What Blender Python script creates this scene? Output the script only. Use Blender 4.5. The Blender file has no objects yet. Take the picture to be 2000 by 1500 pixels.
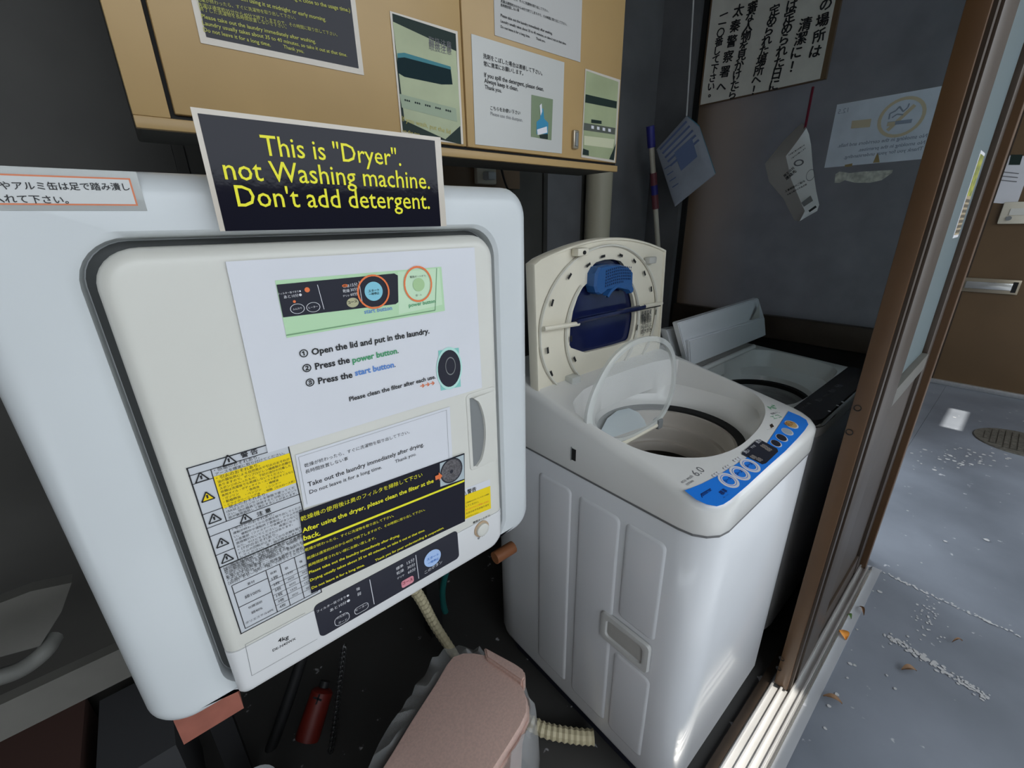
import bpy, bmesh, math, random
from mathutils import Vector, Matrix
random.seed(7)
SC = bpy.context.scene
COL = SC.collection
# ------------------------------------------------------------------ camera
# all coordinates below are in units of S metres measured from the lens; floor at z = FL
S = 1.3
FL = -1.05
F = 838.27
RX = Vector((0.76132512, -0.24060747, 0.60207317))
RY = Vector((-0.64809735, -0.25546362, 0.71743164))
RZ = Vector((-0.01881162, -0.93640076, -0.35042793))
def W(p): return Vector((p[0]*S, p[1]*S, (p[2]-FL)*S))
cam = bpy.data.cameras.new('camera'); cam.sensor_width = 36; cam.lens = 36*F/2000; cam.clip_start = .02
co = bpy.data.objects.new('camera', cam); COL.objects.link(co)
right = Vector((RX[0], RY[0], RZ[0])); up = -Vector((RX[1], RY[1], RZ[1])); back = -Vector((RX[2], RY[2], RZ[2]))
m = Matrix((right, up, back)).transposed().to_4x4(); m.translation = W((0, 0, 0)); co.matrix_world = m
SC.camera = co
# ------------------------------------------------------------------ light
wd = bpy.data.worlds.new('sky'); SC.world = wd; wd.use_nodes = True
nt = wd.node_tree; nt.nodes.clear()
out = nt.nodes.new('ShaderNodeOutputWorld'); bg = nt.nodes.new('ShaderNodeBackground')
bg.inputs['Color'].default_value = (.86, .93, 1.0, 1); bg.inputs['Strength'].default_value = 2.5
nt.links.new(bg.outputs[0], out.inputs[0])
sun = bpy.data.lights.new('sun', 'SUN'); sun.energy = 7; sun.angle = .01; sun.color = (1, .95, .85)
so = bpy.data.objects.new('sun', sun); COL.objects.link(so)
SUN = Vector((.10, -.40, .91)).normalized()
so.rotation_euler = SUN.to_track_quat('Z', 'Y').to_euler()
SC.view_settings.view_transform = 'Standard'; SC.view_settings.look = 'None'
SC.view_settings.exposure = 0.25; SC.view_settings.gamma = 1; SC.view_settings.use_curve_mapping = False

# ------------------------------------------------------------------ rays onto real planes
def ray(p):
    v = Vector((p[0]-1000, p[1]-750, F)); return Vector((RX.dot(v), RY.dot(v), RZ.dot(v)))
class Plane:
    def __init__(s, n, d): s.n = Vector(n).normalized(); s.d = d/Vector(n).length
    def at(s, p):
        r = ray(p); return r*(s.d/s.n.dot(r))
    def off(s, k):   # towards the lens
        return Plane(s.n, s.d-k if s.d > 0 else s.d+k)
    @property
    def face(s): return s.n*(-1 if s.d > 0 else 1)
def PX(x): return Plane((1, 0, 0), x)
def PY(y): return Plane((0, 1, 0), y)
def PZ(z): return Plane((0, 0, 1), z)
# ------------------------------------------------------------------ materials
MATS = {}
def mat(name, c, rough=.5, metal=0, noise=0, nscale=20, bump=0, c2=None, spec=.5, alpha=1, trans=0, coat=0, ior=1.45, stretch=None, detail=4, ramp=None):
    if name in MATS: return MATS[name]
    M = bpy.data.materials.new(name); M.use_nodes = True; N = M.node_tree; b = N.nodes['Principled BSDF']
    b.inputs['Base Color'].default_value = (*c, 1); b.inputs['Roughness'].default_value = rough; b.inputs['Metallic'].default_value = metal
    b.inputs['Specular IOR Level'].default_value = spec; b.inputs['Alpha'].default_value = alpha
    b.inputs['Transmission Weight'].default_value = trans; b.inputs['Coat Weight'].default_value = coat; b.inputs['IOR'].default_value = ior
    if noise or bump or c2:
        tc = N.nodes.new('ShaderNodeTexCoord'); mp = N.nodes.new('ShaderNodeMapping'); no = N.nodes.new('ShaderNodeTexNoise')
        if stretch: mp.inputs['Scale'].default_value = stretch
        no.inputs['Scale'].default_value = nscale; no.inputs['Detail'].default_value = detail
        N.links.new(tc.outputs['Object'], mp.inputs[0]); N.links.new(mp.outputs[0], no.inputs['Vector'])
        if noise or c2:
            cr = N.nodes.new('ShaderNodeValToRGB'); d = c2 or tuple(x*(1-noise) for x in c)
            a, z = ramp or (.35, .65)
            cr.color_ramp.elements[0].position = a; cr.color_ramp.elements[1].position = z
            cr.color_ramp.elements[0].color = (*d, 1); cr.color_ramp.elements[1].color = (*c, 1)
            N.links.new(no.outputs['Fac'], cr.inputs[0]); N.links.new(cr.outputs[0], b.inputs['Base Color'])
        if bump:
            bp = N.nodes.new('ShaderNodeBump'); bp.inputs['Strength'].default_value = bump; bp.inputs['Distance'].default_value = .002
            N.links.new(no.outputs['Fac'], bp.inputs['Height']); N.links.new(bp.outputs[0], b.inputs['Normal'])
    MATS[name] = M; return M
white = mat('white_enamel', (.65, .68, .69), .28, noise=.05, nscale=4)
cream = mat('cream_plastic', (.72, .71, .65), .33, noise=.05, nscale=5)
wwash = mat('washer_white', (.76, .77, .79), .22, noise=.04, nscale=3, coat=.3)
wtop = mat('washer_top_white', (.80, .79, .76), .25, noise=.05, nscale=4, coat=.3)
ivory = mat('ivory_plastic', (.76, .71, .58), .38, noise=.06, nscale=8)
gapm = mat('dark_gap', (.012, .012, .012), .8)
grey_pl = mat('grey_plastic', (.22, .23, .23), .5)
beige = mat('beige_painted_steel', (.50, .33, .14), .38, noise=.08, nscale=6, bump=.15)
wall_m = mat('grey_wall', (.17, .17, .178), .55, noise=.25, nscale=5, bump=.1)
wall_d = mat('dark_wall', (.045, .043, .038), .6, noise=.3, nscale=8)
bronze = mat('bronze_frame', (.115, .060, .027), .42, metal=.1, noise=.12, nscale=10)
bronze_d = mat('dark_bronze', (.06, .042, .03), .4, metal=.2, noise=.15, nscale=14)
alu = mat('aluminium', (.72, .72, .72), .32, metal=.7, noise=.12, nscale=60, stretch=(.1, 1, 1))
silver = mat('silver', (.7, .7, .68), .25, metal=.9)
paper = mat('paper', (.73, .74, .78), .45, noise=.03, nscale=12)
paper_d = mat('old_paper', (.84, .81, .73), .6, noise=.08, nscale=20)
lamin = mat('laminate_border', (.62, .56, .48), .15)
black_gl = mat('black_laminated_print', (.010, .010, .018), .08, bump=.12, nscale=30, spec=.25)
black_pr = mat('black_print', (.012, .012, .022), .5, spec=.25)
yel = mat('yellow_ink', (.90, .84, .02), .4)
yel2 = mat('yellow_label', (.93, .68, .0), .5)
ink = mat('black_ink', (.02, .02, .022), .6)
inkg = mat('grey_ink', (.16, .16, .17), .6)
blue_i = mat('blue_ink', (.10, .25, .62), .6)
green_i = mat('green_ink', (.06, .33, .14), .6)
orange = mat('orange_ink', (.85, .20, .06), .5)
lgreen = mat('pale_green_print', (.50, .74, .46), .5)
pgreen = mat('washed_green_print', (.42, .47, .27), .3, noise=.2, nscale=9)
dgreen = mat('dark_green_print', (.02, .035, .03), .5, spec=.2)
teal = mat('teal_print', (.25, .62, .55), .5)
cyan = mat('cyan_button', (.25, .60, .72), .4)
whiteink = mat('white_ink', (.75, .75, .78), .5)
panel_bk = mat('control_panel_charcoal', (.025, .026, .038), .4, spec=.3)
pink = mat('pink_button', (.72, .28, .33), .5)
ltblue = mat('pale_blue_button', (.42, .58, .88), .4)
bluep = mat('blue_panel', (.02, .24, .90), .25, coat=.4)
bluep_l = mat('blue_plastic', (.02, .09, .26), .35)
navy = mat('navy_window', (.012, .018, .075), .12, noise=.3, nscale=6)
gold = mat('gold_button', (.60, .40, .16), .3)
drum = mat('grey_tub', (.55, .50, .44), .4, noise=.1, nscale=9)
steel = mat('drum_steel', (.36, .36, .36), .35, metal=.4, noise=.3, nscale=14, stretch=(1, 1, 6))
clearp = mat('clear_plastic', (.82, .84, .82), .18, trans=.0, alpha=.30)
frostp = mat('frosted_plastic', (.50, .56, .58), .3, alpha=.75)
clearrim = mat('clear_plastic_rim', (.72, .74, .71), .2, alpha=.6)
bagm = mat('clear_bag', (.60, .61, .61), .12, alpha=.36, bump=1.0, nscale=16)
dkpanel = mat('graphite_panel', (.045, .045, .05), .22, noise=.2, nscale=12)
binm = mat('rose_metallic', (.68, .47, .40), .36, metal=.25, noise=.12, nscale=220)
hosem = mat('cream_hose', (.62, .55, .36), .5)
hose_g = mat('grey_hose', (.26, .26, .24), .5)
tealh = mat('teal_hose', (.02, .16, .15), .4)
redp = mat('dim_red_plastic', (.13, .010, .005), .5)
salmon = mat('salmon_block', (.33, .11, .075), .7, noise=.2, nscale=30)
blk = mat('black_rubber', (.015, .015, .016), .5)
greyb = mat('grey_painted_metal', (.13, .125, .11), .5, noise=.1)
pipe_m = mat('cream_pipe', (.50, .46, .34), .45)
poleb = mat('pole_blue', (.03, .03, .22), .4)
polew = mat('pole_white', (.62, .58, .48), .4)
poler = mat('pole_wrap_red', (.18, .05, .06), .4)
bagblue = mat('printed_packet', (.27, .29, .34), .45, noise=.15, nscale=14)
bagteal = mat('packet_gusset', (.06, .20, .28), .35)
stringw = mat('white_string', (.55, .55, .55), .7)
stringr = mat('red_string', (.20, .01, .03), .7)
brd = mat('brown_board', (.16, .10, .055), .5)
brown_door = mat('brown_door', (.145, .09, .045), .38, noise=.12, nscale=3)
slotm = mat('brass_grey', (.42, .36, .27), .3, metal=.6)
leaf_b = mat('dry_leaf', (.26, .15, .08), .7); leaf_o = mat('orange_leaf', (.85, .33, .05), .6); leaf_g = mat('green_bit', (.1, .2, .05), .7)
iron = mat('cast_iron', (.13, .12, .10), .55, noise=.4, nscale=60, bump=.8)
roofm = mat('ceiling_and_shade_board', (.10, .09, .08), .7, noise=.2)
foliage = mat('foliage', (.12, .22, .03), .6, c2=(.45, .42, .03), nscale=10)
glassm = mat('door_glass', (.62, .70, .72), .12, spec=.9)  # pale colour stands in for the bright reflection on the pane
sticker = mat('faded_sticker', (.80, .84, .93), .4, noise=.08, nscale=18)
fadeo = mat('faded_orange', (.72, .60, .42), .5)
fadeg = mat('faded_grey_blue', (.34, .38, .48), .5)
residue = mat('tape_residue', (.75, .73, .64), .7, noise=.4, nscale=60)

def frost(M, fac, col):
    N = M.node_tree; b = N.nodes['Principled BSDF']; o = N.nodes['Material Output']; t = N.nodes.new('ShaderNodeBsdfTranslucent'); mx = N.nodes.new('ShaderNodeMixShader')
    t.inputs['Color'].default_value = (*col, 1); mx.inputs[0].default_value = fac
    N.links.new(b.outputs[0], mx.inputs[1]); N.links.new(t.outputs[0], mx.inputs[2]); N.links.new(mx.outputs[0], o.inputs['Surface'])
frost(glassm, .70, (.80, .88, .90))
def floor_mat(name, base, dark, glos=.38):
    M = bpy.data.materials.new(name); M.use_nodes = True; N = M.node_tree; b = N.nodes['Principled BSDF']; L = N.links
    tc = N.nodes.new('ShaderNodeTexCoord'); n1 = N.nodes.new('ShaderNodeTexNoise'); n1.inputs['Scale'].default_value = 1.6; n1.inputs['Detail'].default_value = 6
    n2 = N.nodes.new('ShaderNodeTexNoise'); n2.inputs['Scale'].default_value = 26; n2.inputs['Detail'].default_value = 3
    n3 = N.nodes.new('ShaderNodeTexNoise'); n3.inputs['Scale'].default_value = 3
    for n in (n1, n2, n3): L.new(tc.outputs['Object'], n.inputs['Vector'])
    r1 = N.nodes.new('ShaderNodeValToRGB'); r1.color_ramp.elements[0].position = .3; r1.color_ramp.elements[1].position = .7
    r1.color_ramp.elements[0].color = (*dark, 1); r1.color_ramp.elements[1].color = (*base, 1); L.new(n1.outputs['Fac'], r1.inputs[0])
    r2 = N.nodes.new('ShaderNodeValToRGB'); r2.color_ramp.elements[0].position = .70; r2.color_ramp.elements[1].position = .74; L.new(n2.outputs['Fac'], r2.inputs[0])
    mx = N.nodes.new('ShaderNodeMixRGB'); mx.inputs[2].default_value = (.6, .6, .62, 1)
    mu = N.nodes.new('ShaderNodeMath'); mu.operation = 'MULTIPLY'; mu.inputs[1].default_value = .75
    L.new(r2.outputs[0], mu.inputs[0]); L.new(mu.outputs[0], mx.inputs[0]); L.new(r1.outputs[0], mx.inputs[1]); L.new(mx.outputs[0], b.inputs['Base Color'])
    mr = N.nodes.new('ShaderNodeMapRange'); mr.inputs['To Min'].default_value = glos-.12; mr.inputs['To Max'].default_value = glos+.15
    L.new(n3.outputs['Fac'], mr.inputs[0]); L.new(mr.outputs[0], b.inputs['Roughness'])
    MATS[name] = M; return M
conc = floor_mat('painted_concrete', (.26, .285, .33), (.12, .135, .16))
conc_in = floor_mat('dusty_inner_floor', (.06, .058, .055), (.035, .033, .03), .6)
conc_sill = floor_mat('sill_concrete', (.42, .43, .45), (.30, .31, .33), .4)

def sheet_mat():   # glossy right-hand panel: grey with scuffs, a brown reflection painted into the colour
    M = bpy.data.materials.new('scuffed_reflection_panel'); M.use_nodes = True; N = M.node_tree; b = N.nodes['Principled BSDF']; L = N.links
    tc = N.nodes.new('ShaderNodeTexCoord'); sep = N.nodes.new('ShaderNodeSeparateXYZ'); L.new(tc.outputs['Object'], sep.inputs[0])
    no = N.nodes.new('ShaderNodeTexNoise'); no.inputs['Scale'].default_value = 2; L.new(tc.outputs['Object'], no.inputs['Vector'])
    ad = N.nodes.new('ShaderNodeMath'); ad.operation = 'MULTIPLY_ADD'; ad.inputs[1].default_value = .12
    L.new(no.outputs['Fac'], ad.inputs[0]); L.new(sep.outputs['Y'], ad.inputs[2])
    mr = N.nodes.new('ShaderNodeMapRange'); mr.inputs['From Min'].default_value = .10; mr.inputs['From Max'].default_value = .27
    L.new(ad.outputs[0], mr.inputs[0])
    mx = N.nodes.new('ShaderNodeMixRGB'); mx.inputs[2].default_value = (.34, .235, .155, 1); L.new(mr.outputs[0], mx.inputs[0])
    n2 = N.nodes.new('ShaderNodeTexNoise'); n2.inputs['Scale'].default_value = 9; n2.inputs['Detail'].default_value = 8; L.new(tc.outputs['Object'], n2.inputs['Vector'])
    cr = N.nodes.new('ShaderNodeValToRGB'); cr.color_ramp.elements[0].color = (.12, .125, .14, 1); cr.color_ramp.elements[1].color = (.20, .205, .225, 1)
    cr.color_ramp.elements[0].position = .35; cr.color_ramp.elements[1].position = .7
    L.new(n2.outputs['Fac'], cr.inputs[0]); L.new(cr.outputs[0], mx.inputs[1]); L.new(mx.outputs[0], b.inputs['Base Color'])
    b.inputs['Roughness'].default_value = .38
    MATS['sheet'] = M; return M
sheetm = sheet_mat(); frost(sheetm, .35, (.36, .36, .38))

# ------------------------------------------------------------------ object helpers
def org(parent):
    o = Vector((0, 0, 0)); p = parent
    while p: o = o+p.location; p = p.parent
    return o
def link(name, me, parent=None, loc=None):
    o = bpy.data.objects.new(name, me); COL.objects.link(o)
    if parent: o.parent = parent
    elif loc is not None: o.location = W(loc)
    return o
def obj(name, bm, mats, parent=None, loc=None, smooth=False, kind=None, label=None):
    """bm holds verts in lens units; written as metres relative to the parent (or to loc)."""
    if parent is None and loc is None:
        xs = [v.co for v in bm.verts]; loc = (sum(v.x for v in xs)/len(xs), sum(v.y for v in xs)/len(xs), min(v.z for v in xs))
    O = org(parent) if parent else W(loc)
    for v in bm.verts: v.co = W(v.co)-O
    me = bpy.data.meshes.new(name); bm.normal_update(); bm.to_mesh(me); bm.free()
    for x in (mats if isinstance(mats, (list, tuple)) else [mats]): me.materials.append(x)
    if smooth:
        for p in me.polygons: p.use_smooth = True
        try: me.set_sharp_from_angle(angle=math.radians(38))
        except Exception: pass
    o = link(name, me, parent, loc)
    if kind: o['kind'] = kind
    if label: o['label'] = label
    return o
def tag(o, label, cat, group=None):
    o['label'] = label; o['category'] = cat
    if group: o['group'] = group
    return o
def thing(name, label, cat, loc, group=None):
    o = bpy.data.objects.new(name, None); o.empty_display_size = .05; COL.objects.link(o); o.location = W(loc)
    return tag(o, label, cat, group)
def struct(name, bm, mt, **k):
    o = obj(name, bm, mt, **k); o['kind'] = 'structure'; return o
NB = bmesh.new
def box(bm, a, b, bev=0, seg=2, mi=0):
    c = [(a[i]+b[i])/2 for i in range(3)]; s = [abs(b[i]-a[i]) for i in range(3)]
    r = bmesh.ops.create_cube(bm, size=1, matrix=Matrix.Translation(c) @ Matrix.Diagonal((*s, 1)))
    vs = r['verts']; fs = list({f for v in vs for f in v.link_faces})
    for f in fs: f.material_index = mi
    if bev:
        es = list({e for v in vs for e in v.link_edges})
        rr_ = bmesh.ops.bevel(bm, geom=es, offset=bev, segments=seg, affect='EDGES', profile=.5)
        for f in rr_['faces']: f.material_index = mi
    return vs
def bx(name, a, b, mt, parent=None, bev=0, **k):
    bm = NB(); box(bm, a, b, bev); return obj(name, bm, mt, parent, smooth=bev > 0, **k)
def loft(bm, loops, closed=True, cap0=False, cap1=False, mi=None):
    vs = [[bm.verts.new(p) for p in l] for l in loops]; n = len(vs[0])
    for i in range(len(vs)-1):
        for j in range(n if closed else n-1):
            k = (j+1) % n
            f = bm.faces.new((vs[i][j], vs[i][k], vs[i+1][k], vs[i+1][j]))
            if mi: f.material_index = mi[i]
    if cap0: bm.faces.new(vs[0][::-1])
    if cap1: bm.faces.new(vs[-1])
    return vs
def rr(x0, x1, y0, y1, r, seg=6):
    P = []
    rs = r if isinstance(r, (list, tuple)) else [r]*4     # corners: (x1,y0) (x1,y1) (x0,y1) (x0,y0)
    for (cx, cy, a0), q in zip(((x1, y0, -90), (x1, y1, 0), (x0, y1, 90), (x0, y0, 180)), rs):
        sx = -1 if cx == x1 else 1; sy = -1 if cy == y1 else 1
        for k in range(seg+1):
            a = math.radians(a0+90*k/seg); P.append((cx+sx*q+q*math.cos(a), cy+sy*q+q*math.sin(a)))
    return P
def slab_y(bm, x0, x1, z0, z1, yf, yb, r, b, seg=6, cap=True, steps=4):
    """rounded rectangle standing in x-z, front at yf, with rounded front edge of radius b"""
    L = [[(x, yb, z) for x, z in rr(x0, x1, z0, z1, r, seg)]]
    for k in range(steps+1):
        a = math.pi/2*k/steps; ins = b*(1-math.cos(a)); d = b*(1-math.sin(a))
        L.append([(x, yf+d, z) for x, z in rr(x0+ins, x1-ins, z0+ins, z1-ins, max(r-ins, .0005), seg)])
    loft(bm, L, cap0=True, cap1=cap)
    return L
def radial(poly, c, N):
    out = []
    for i in range(N):
        a = 2*math.pi*i/N; d = (math.cos(a), math.sin(a)); best = None
        for j in range(len(poly)):
            p = poly[j]; q = poly[(j+1) % len(poly)]
            ex, ey = q[0]-p[0], q[1]-p[1]; den = d[0]*ey-d[1]*ex
            if abs(den) < 1e-12: continue
            px, py = p[0]-c[0], p[1]-c[1]
            t = (px*ey-py*ex)/den; u = (px*d[1]-py*d[0])/den
            if t > 0 and -1e-9 <= u <= 1+1e-9 and (best is None or t > best): best = t
        out.append((c[0]+d[0]*best, c[1]+d[1]*best))
    return out
def chaikin(P, n=2):
    for _ in range(n):
        Q = []
        for i in range(len(P)):
            a, b = P[i], P[(i+1) % len(P)]
            Q += [(a[0]*.75+b[0]*.25, a[1]*.75+b[1]*.25), (a[0]*.25+b[0]*.75, a[1]*.25+b[1]*.75)]
        P = Q
    return P
def scl(P, c, k): return [(c[0]+(x-c[0])*k, c[1]+(y-c[1])*k) for x, y in P]
def circ(c, r, N, ry=None): return [(c[0]+r*math.cos(2*math.pi*i/N), c[1]+(ry or r)*math.sin(2*math.pi*i/N)) for i in range(N)]
def tube(bm, pts, r, n=10, caps=True):
    pts = [Vector(p) for p in pts]; rs = r if isinstance(r, (list, tuple)) else [r]*len(pts)
    t = (pts[1]-pts[0]).normalized(); u = t.orthogonal().normalized(); L = []
    for i, p in enumerate(pts):
        a = pts[max(i-1, 0)]; b = pts[min(i+1, len(pts)-1)]; t = (b-a).normalized()
        u = (u-t*u.dot(t)).normalized(); w = t.cross(u)
        L.append([p+(u*math.cos(2*math.pi*k/n)+w*math.sin(2*math.pi*k/n))*rs[i] for k in range(n)])
    loft(bm, L, cap0=caps, cap1=caps)
def spline(P, n=8):
    P = [Vector(p) for p in P]; Q = [P[0]*2-P[1]]+P+[P[-1]*2-P[-2]]; out = []
    for i in range(1, len(Q)-2):
        for k in range(n):
            t = k/n; a, b, c, d = Q[i-1], Q[i], Q[i+1], Q[i+2]
            out.append(.5*((2*b)+(c-a)*t+(2*a-5*b+4*c-d)*t*t+(3*b-a-3*c+d)*t**3))
    return out+[P[-1]]
def hose(name, P, r, mt, ribs=0, parent=None, n=8):
    sp = spline(P, n); bm = NB()
    if ribs:
        L = []; tot = sum((sp[i+1]-sp[i]).length for i in range(len(sp)-1)); cnt = int(tot/ribs)*2
        acc = 0; j = 0; q = []
        for k in range(cnt):
            d = tot*k/cnt
            while j < len(sp)-2 and acc+(sp[j+1]-sp[j]).length < d: acc += (sp[j+1]-sp[j]).length; j += 1
            q.append(sp[j].lerp(sp[j+1], (d-acc)/(sp[j+1]-sp[j]).length))
        tube(bm, q, [r*(1 if k % 2 else .82) for k in range(len(q))])
    else: tube(bm, sp, r)
    return obj(name, bm, mt, parent, smooth=not ribs)

# ------------------------------------------------------------------ flat print on real planes
EPS = .00035
def basis(pl, u=None):
    n = pl.face
    if abs(n.z) > .7: v = Vector((0, 1, 0)) if u is None else None
    upv = Vector((0, 0, 1)) if abs(n.z) < .7 else Vector((-.3, .8, 0))
    if u is None:
        v = (upv-n*upv.dot(n)).normalized(); return v.cross(n), v
    v = n.cross(u).normalized()
    if v.dot(upv) < 0: v = -v
    return u, v
FONT = {}
def text_data(s, bold, res=2):
    k = (s, bold)
    if k in FONT: return FONT[k]
    cu = bpy.data.curves.new('t', 'FONT'); cu.body = s; cu.resolution_u = res; cu.offset = bold
    o = bpy.data.objects.new('t', cu); COL.objects.link(o)
    me = bpy.data.meshes.new_from_object(o.evaluated_get(bpy.context.evaluated_depsgraph_get()))
    V = [(v.co.x, v.co.y) for v in me.vertices]; Fc = [tuple(p.vertices) for p in me.polygons]
    bpy.data.objects.remove(o); bpy.data.curves.remove(cu); bpy.data.meshes.remove(me)
    FONT[k] = (V, Fc); return V, Fc
class Print:
    def __init__(s, parent, pl): s.parent = parent; s.pl = pl; s.b = {}
    def bm(s, m, nm):
        if (m.name, nm) not in s.b: s.b[(m.name, nm)] = (NB(), m)
        return s.b[(m.name, nm)][0]
    def poly(s, m, pts, lay=1, nm='print', raw=False):
        q = s.pl.off(EPS*lay); bm = s.bm(m, nm)
        P = [p if raw else q.at(p) for p in pts]
        if raw: P = [Vector(p)+q.face*EPS*lay for p in P]
        try: bm.faces.new([bm.verts.new(p) for p in P])
        except Exception: pass
    def line(s, m, a, b, w, lay=1, nm='print'):
        q = s.pl.off(EPS*lay); A, B = q.at(a), q.at(b); d = (B-A).normalized(); k = q.face.cross(d)*w/2; bm = s.bm(m, nm)
        bm.faces.new([bm.verts.new(p) for p in (A-k, B-k, B+k, A+k)])
    def ell(s, m, c, r, lay=1, ry=None, r0=0, n=28, nm='print'):
        q = s.pl.off(EPS*lay); C = q.at(c); u, v = basis(q); bm = s.bm(m, nm); ry = ry or r
        pt = lambda k, f: C+u*math.cos(2*math.pi*k/n)*r*f+v*math.sin(2*math.pi*k/n)*ry*f
        if r0:
            o = [bm.verts.new(pt(k, 1)) for k in range(n)]; i = [bm.verts.new(pt(k, r0/r)) for k in range(n)]
            for k in range(n): bm.faces.new((o[k], o[(k+1) % n], i[(k+1) % n], i[k]))
        else: bm.faces.new([bm.verts.new(pt(k, 1)) for k in range(n)])
    def text(s, m, t, a, b, lay=2, bold=0.0, hs=1.0, nm='lettering'):
        q = s.pl.off(EPS*lay); A, B = q.at(a), q.at(b); s.text3(m, t, A, B, q, bold, hs, nm)
    def text3(s, m, t, A, B, q, bold=0, hs=1.0, nm='lettering'):
        cjk = any(ord(ch) > 0x2E80 for ch in t); V, Fc = text_data(t, 0 if cjk else bold)
        if not V: return
        x0 = min(v[0] for v in V); x1 = max(v[0] for v in V); k = (B-A).length/(x1-x0)
        u, v = basis(q, (B-A).normalized()); bm = s.bm(m, nm)
        cp_ = ((0, 0), (bold, bold*.5), (-bold*.6, -bold*.6)) if cjk and bold > .012 else ((0, 0),)
        for n_, (ox, oy) in enumerate(cp_):      # heavier strokes by overprinting
            vs = [bm.verts.new(A+u*(x-x0+ox)*k+v*(y+oy)*k*hs+q.face*EPS*.15*n_) for x, y in V]
            for f in Fc:
                try: bm.faces.new([vs[i] for i in f])
                except Exception: pass
    def done(s):
        for (mn, nm), (bm, m) in s.b.items():
            if not bm.verts: continue
            bm.verts.ensure_lookup_table(); bm.verts.index_update(); seen = [-1]*len(bm.verts); boxes = []
            for v in bm.verts:
                if seen[v.index] >= 0: continue
                k = len(boxes); st = [v]; seen[v.index] = k; lo = v.co.copy(); hi = v.co.copy()
                while st:
                    x = st.pop()
                    for i in range(3): lo[i] = min(lo[i], x.co[i]); hi[i] = max(hi[i], x.co[i])
                    for e in x.link_edges:
                        o = e.other_vert(x)
                        if seen[o.index] < 0: seen[o.index] = k; st.append(o)
                boxes.append((lo, hi, max(hi-lo)))
            par = list(range(len(boxes)))
            def root(a):
                while par[a] != a: par[a] = par[par[a]]; a = par[a]
                return a
            if len(boxes) < 900:
                for a in range(len(boxes)):
                    la, ha, sa = boxes[a]
                    for c in range(a+1, len(boxes)):
                        lb, hb, sb = boxes[c]; lim = max(.014, .45*max(sa, sb)); g = 0
                        for i in range(3):
                            d = max(0, la[i]-hb[i], lb[i]-ha[i]); g += d*d
                        if g <= lim*lim: par[root(c)] = root(a)
            roots = sorted({root(a) for a in range(len(boxes))}) if len(boxes) < 900 else [0]
            if len(roots) == 1: obj(nm, bm, m, s.parent); continue
            for r in roots:
                nb = NB(); mp = {}
                for v in bm.verts:
                    if root(seen[v.index]) == r: mp[v.index] = nb.verts.new(v.co)
                for f in bm.faces:
                    if f.verts[0].index in mp: nb.faces.new([mp[v.index] for v in f.verts])
                obj(nm, nb, m, s.parent)
            bm.free()
def sheet(name, pl, quad, mt, label, cat, t=.0006, group=None, parent=None, rawq=None):
    """a thin sheet of paper or card lying on plane pl, corners given on that plane"""
    P = rawq or [pl.at(p) for p in quad]; n = pl.face; bm = NB()
    a = [bm.verts.new(Vector(p)+n*t) for p in P]; b = [bm.verts.new(Vector(p)) for p in P]
    bm.faces.new(a); bm.faces.new(b[::-1])
    for i in range(len(P)): bm.faces.new((a[i], b[i], b[(i+1) % len(P)], a[(i+1) % len(P)]))
    bmesh.ops.recalc_face_normals(bm, faces=bm.faces)
    o = obj(name, bm, mt, parent)
    if not parent: tag(o, label, cat, group)
    return o

# ================================================================== SETTING
YB, XL, XR, ZT = .97, -.80, 1.50, .95
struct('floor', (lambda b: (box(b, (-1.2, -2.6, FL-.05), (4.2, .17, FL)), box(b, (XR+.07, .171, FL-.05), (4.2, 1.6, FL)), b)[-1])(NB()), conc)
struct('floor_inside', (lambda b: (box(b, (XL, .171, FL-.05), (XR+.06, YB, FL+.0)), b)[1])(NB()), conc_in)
def bs(name, a, b, m, bev=0): bm = NB(); box(bm, a, b, bev); return struct(name, bm, m)
wb = bs('wall_back', (XL, YB, FL), (XR+.06, YB+.05, ZT), mat('back_wall_shaded', (.065, .062, .055), .55, noise=.25, nscale=5, bump=.1))  # left part coloured dark for the shade behind cabinet and dryer
bx('wall_unshaded', (.95, YB-.004, FL), (XR, YB, ZT), wall_m, wb)  # same wall in its lighter colour, without the painted shade
for x in (-.42, .10, .95, 1.115):                       # raised cover strips over the sheet joints
    bx('joint_strip', (x-.008, YB-.006, FL), (x+.008, YB, ZT), wall_d, wb)
bs('wall_left', (XL-.05, .10, FL), (XL, YB, ZT), wall_d)
bs('ceiling', (XL-.05, .10, ZT), (XR+.06, YB+.05, ZT+.05), roofm)
# right-hand wall: frame posts, rail and a large glossy sheet
wr = bs('wall_right', (XR+.012, .16, FL), (XR+.05, YB, -.30), wall_d)
bx('wall_pier', (XR+.012, .80, -.30), (XR+.05, YB, ZT), wall_d, wr)
bx('corner_post', (XR-.03, .842, FL), (XR+.012, YB, ZT), wall_m, wr)
bx('post_seal', (XR-.010, .826, FL), (XR+.012, .842, ZT), gapm, wr)
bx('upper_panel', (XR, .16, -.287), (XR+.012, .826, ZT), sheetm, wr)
bx('mid_rail', (XR-.022, .16, -.357), (XR+.012, .826, -.287), bronze_d, wr, bev=.003)
bx('lower_panel', (XR-.002, .16, FL), (XR+.012, .826, -.357), gapm, wr)
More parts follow.
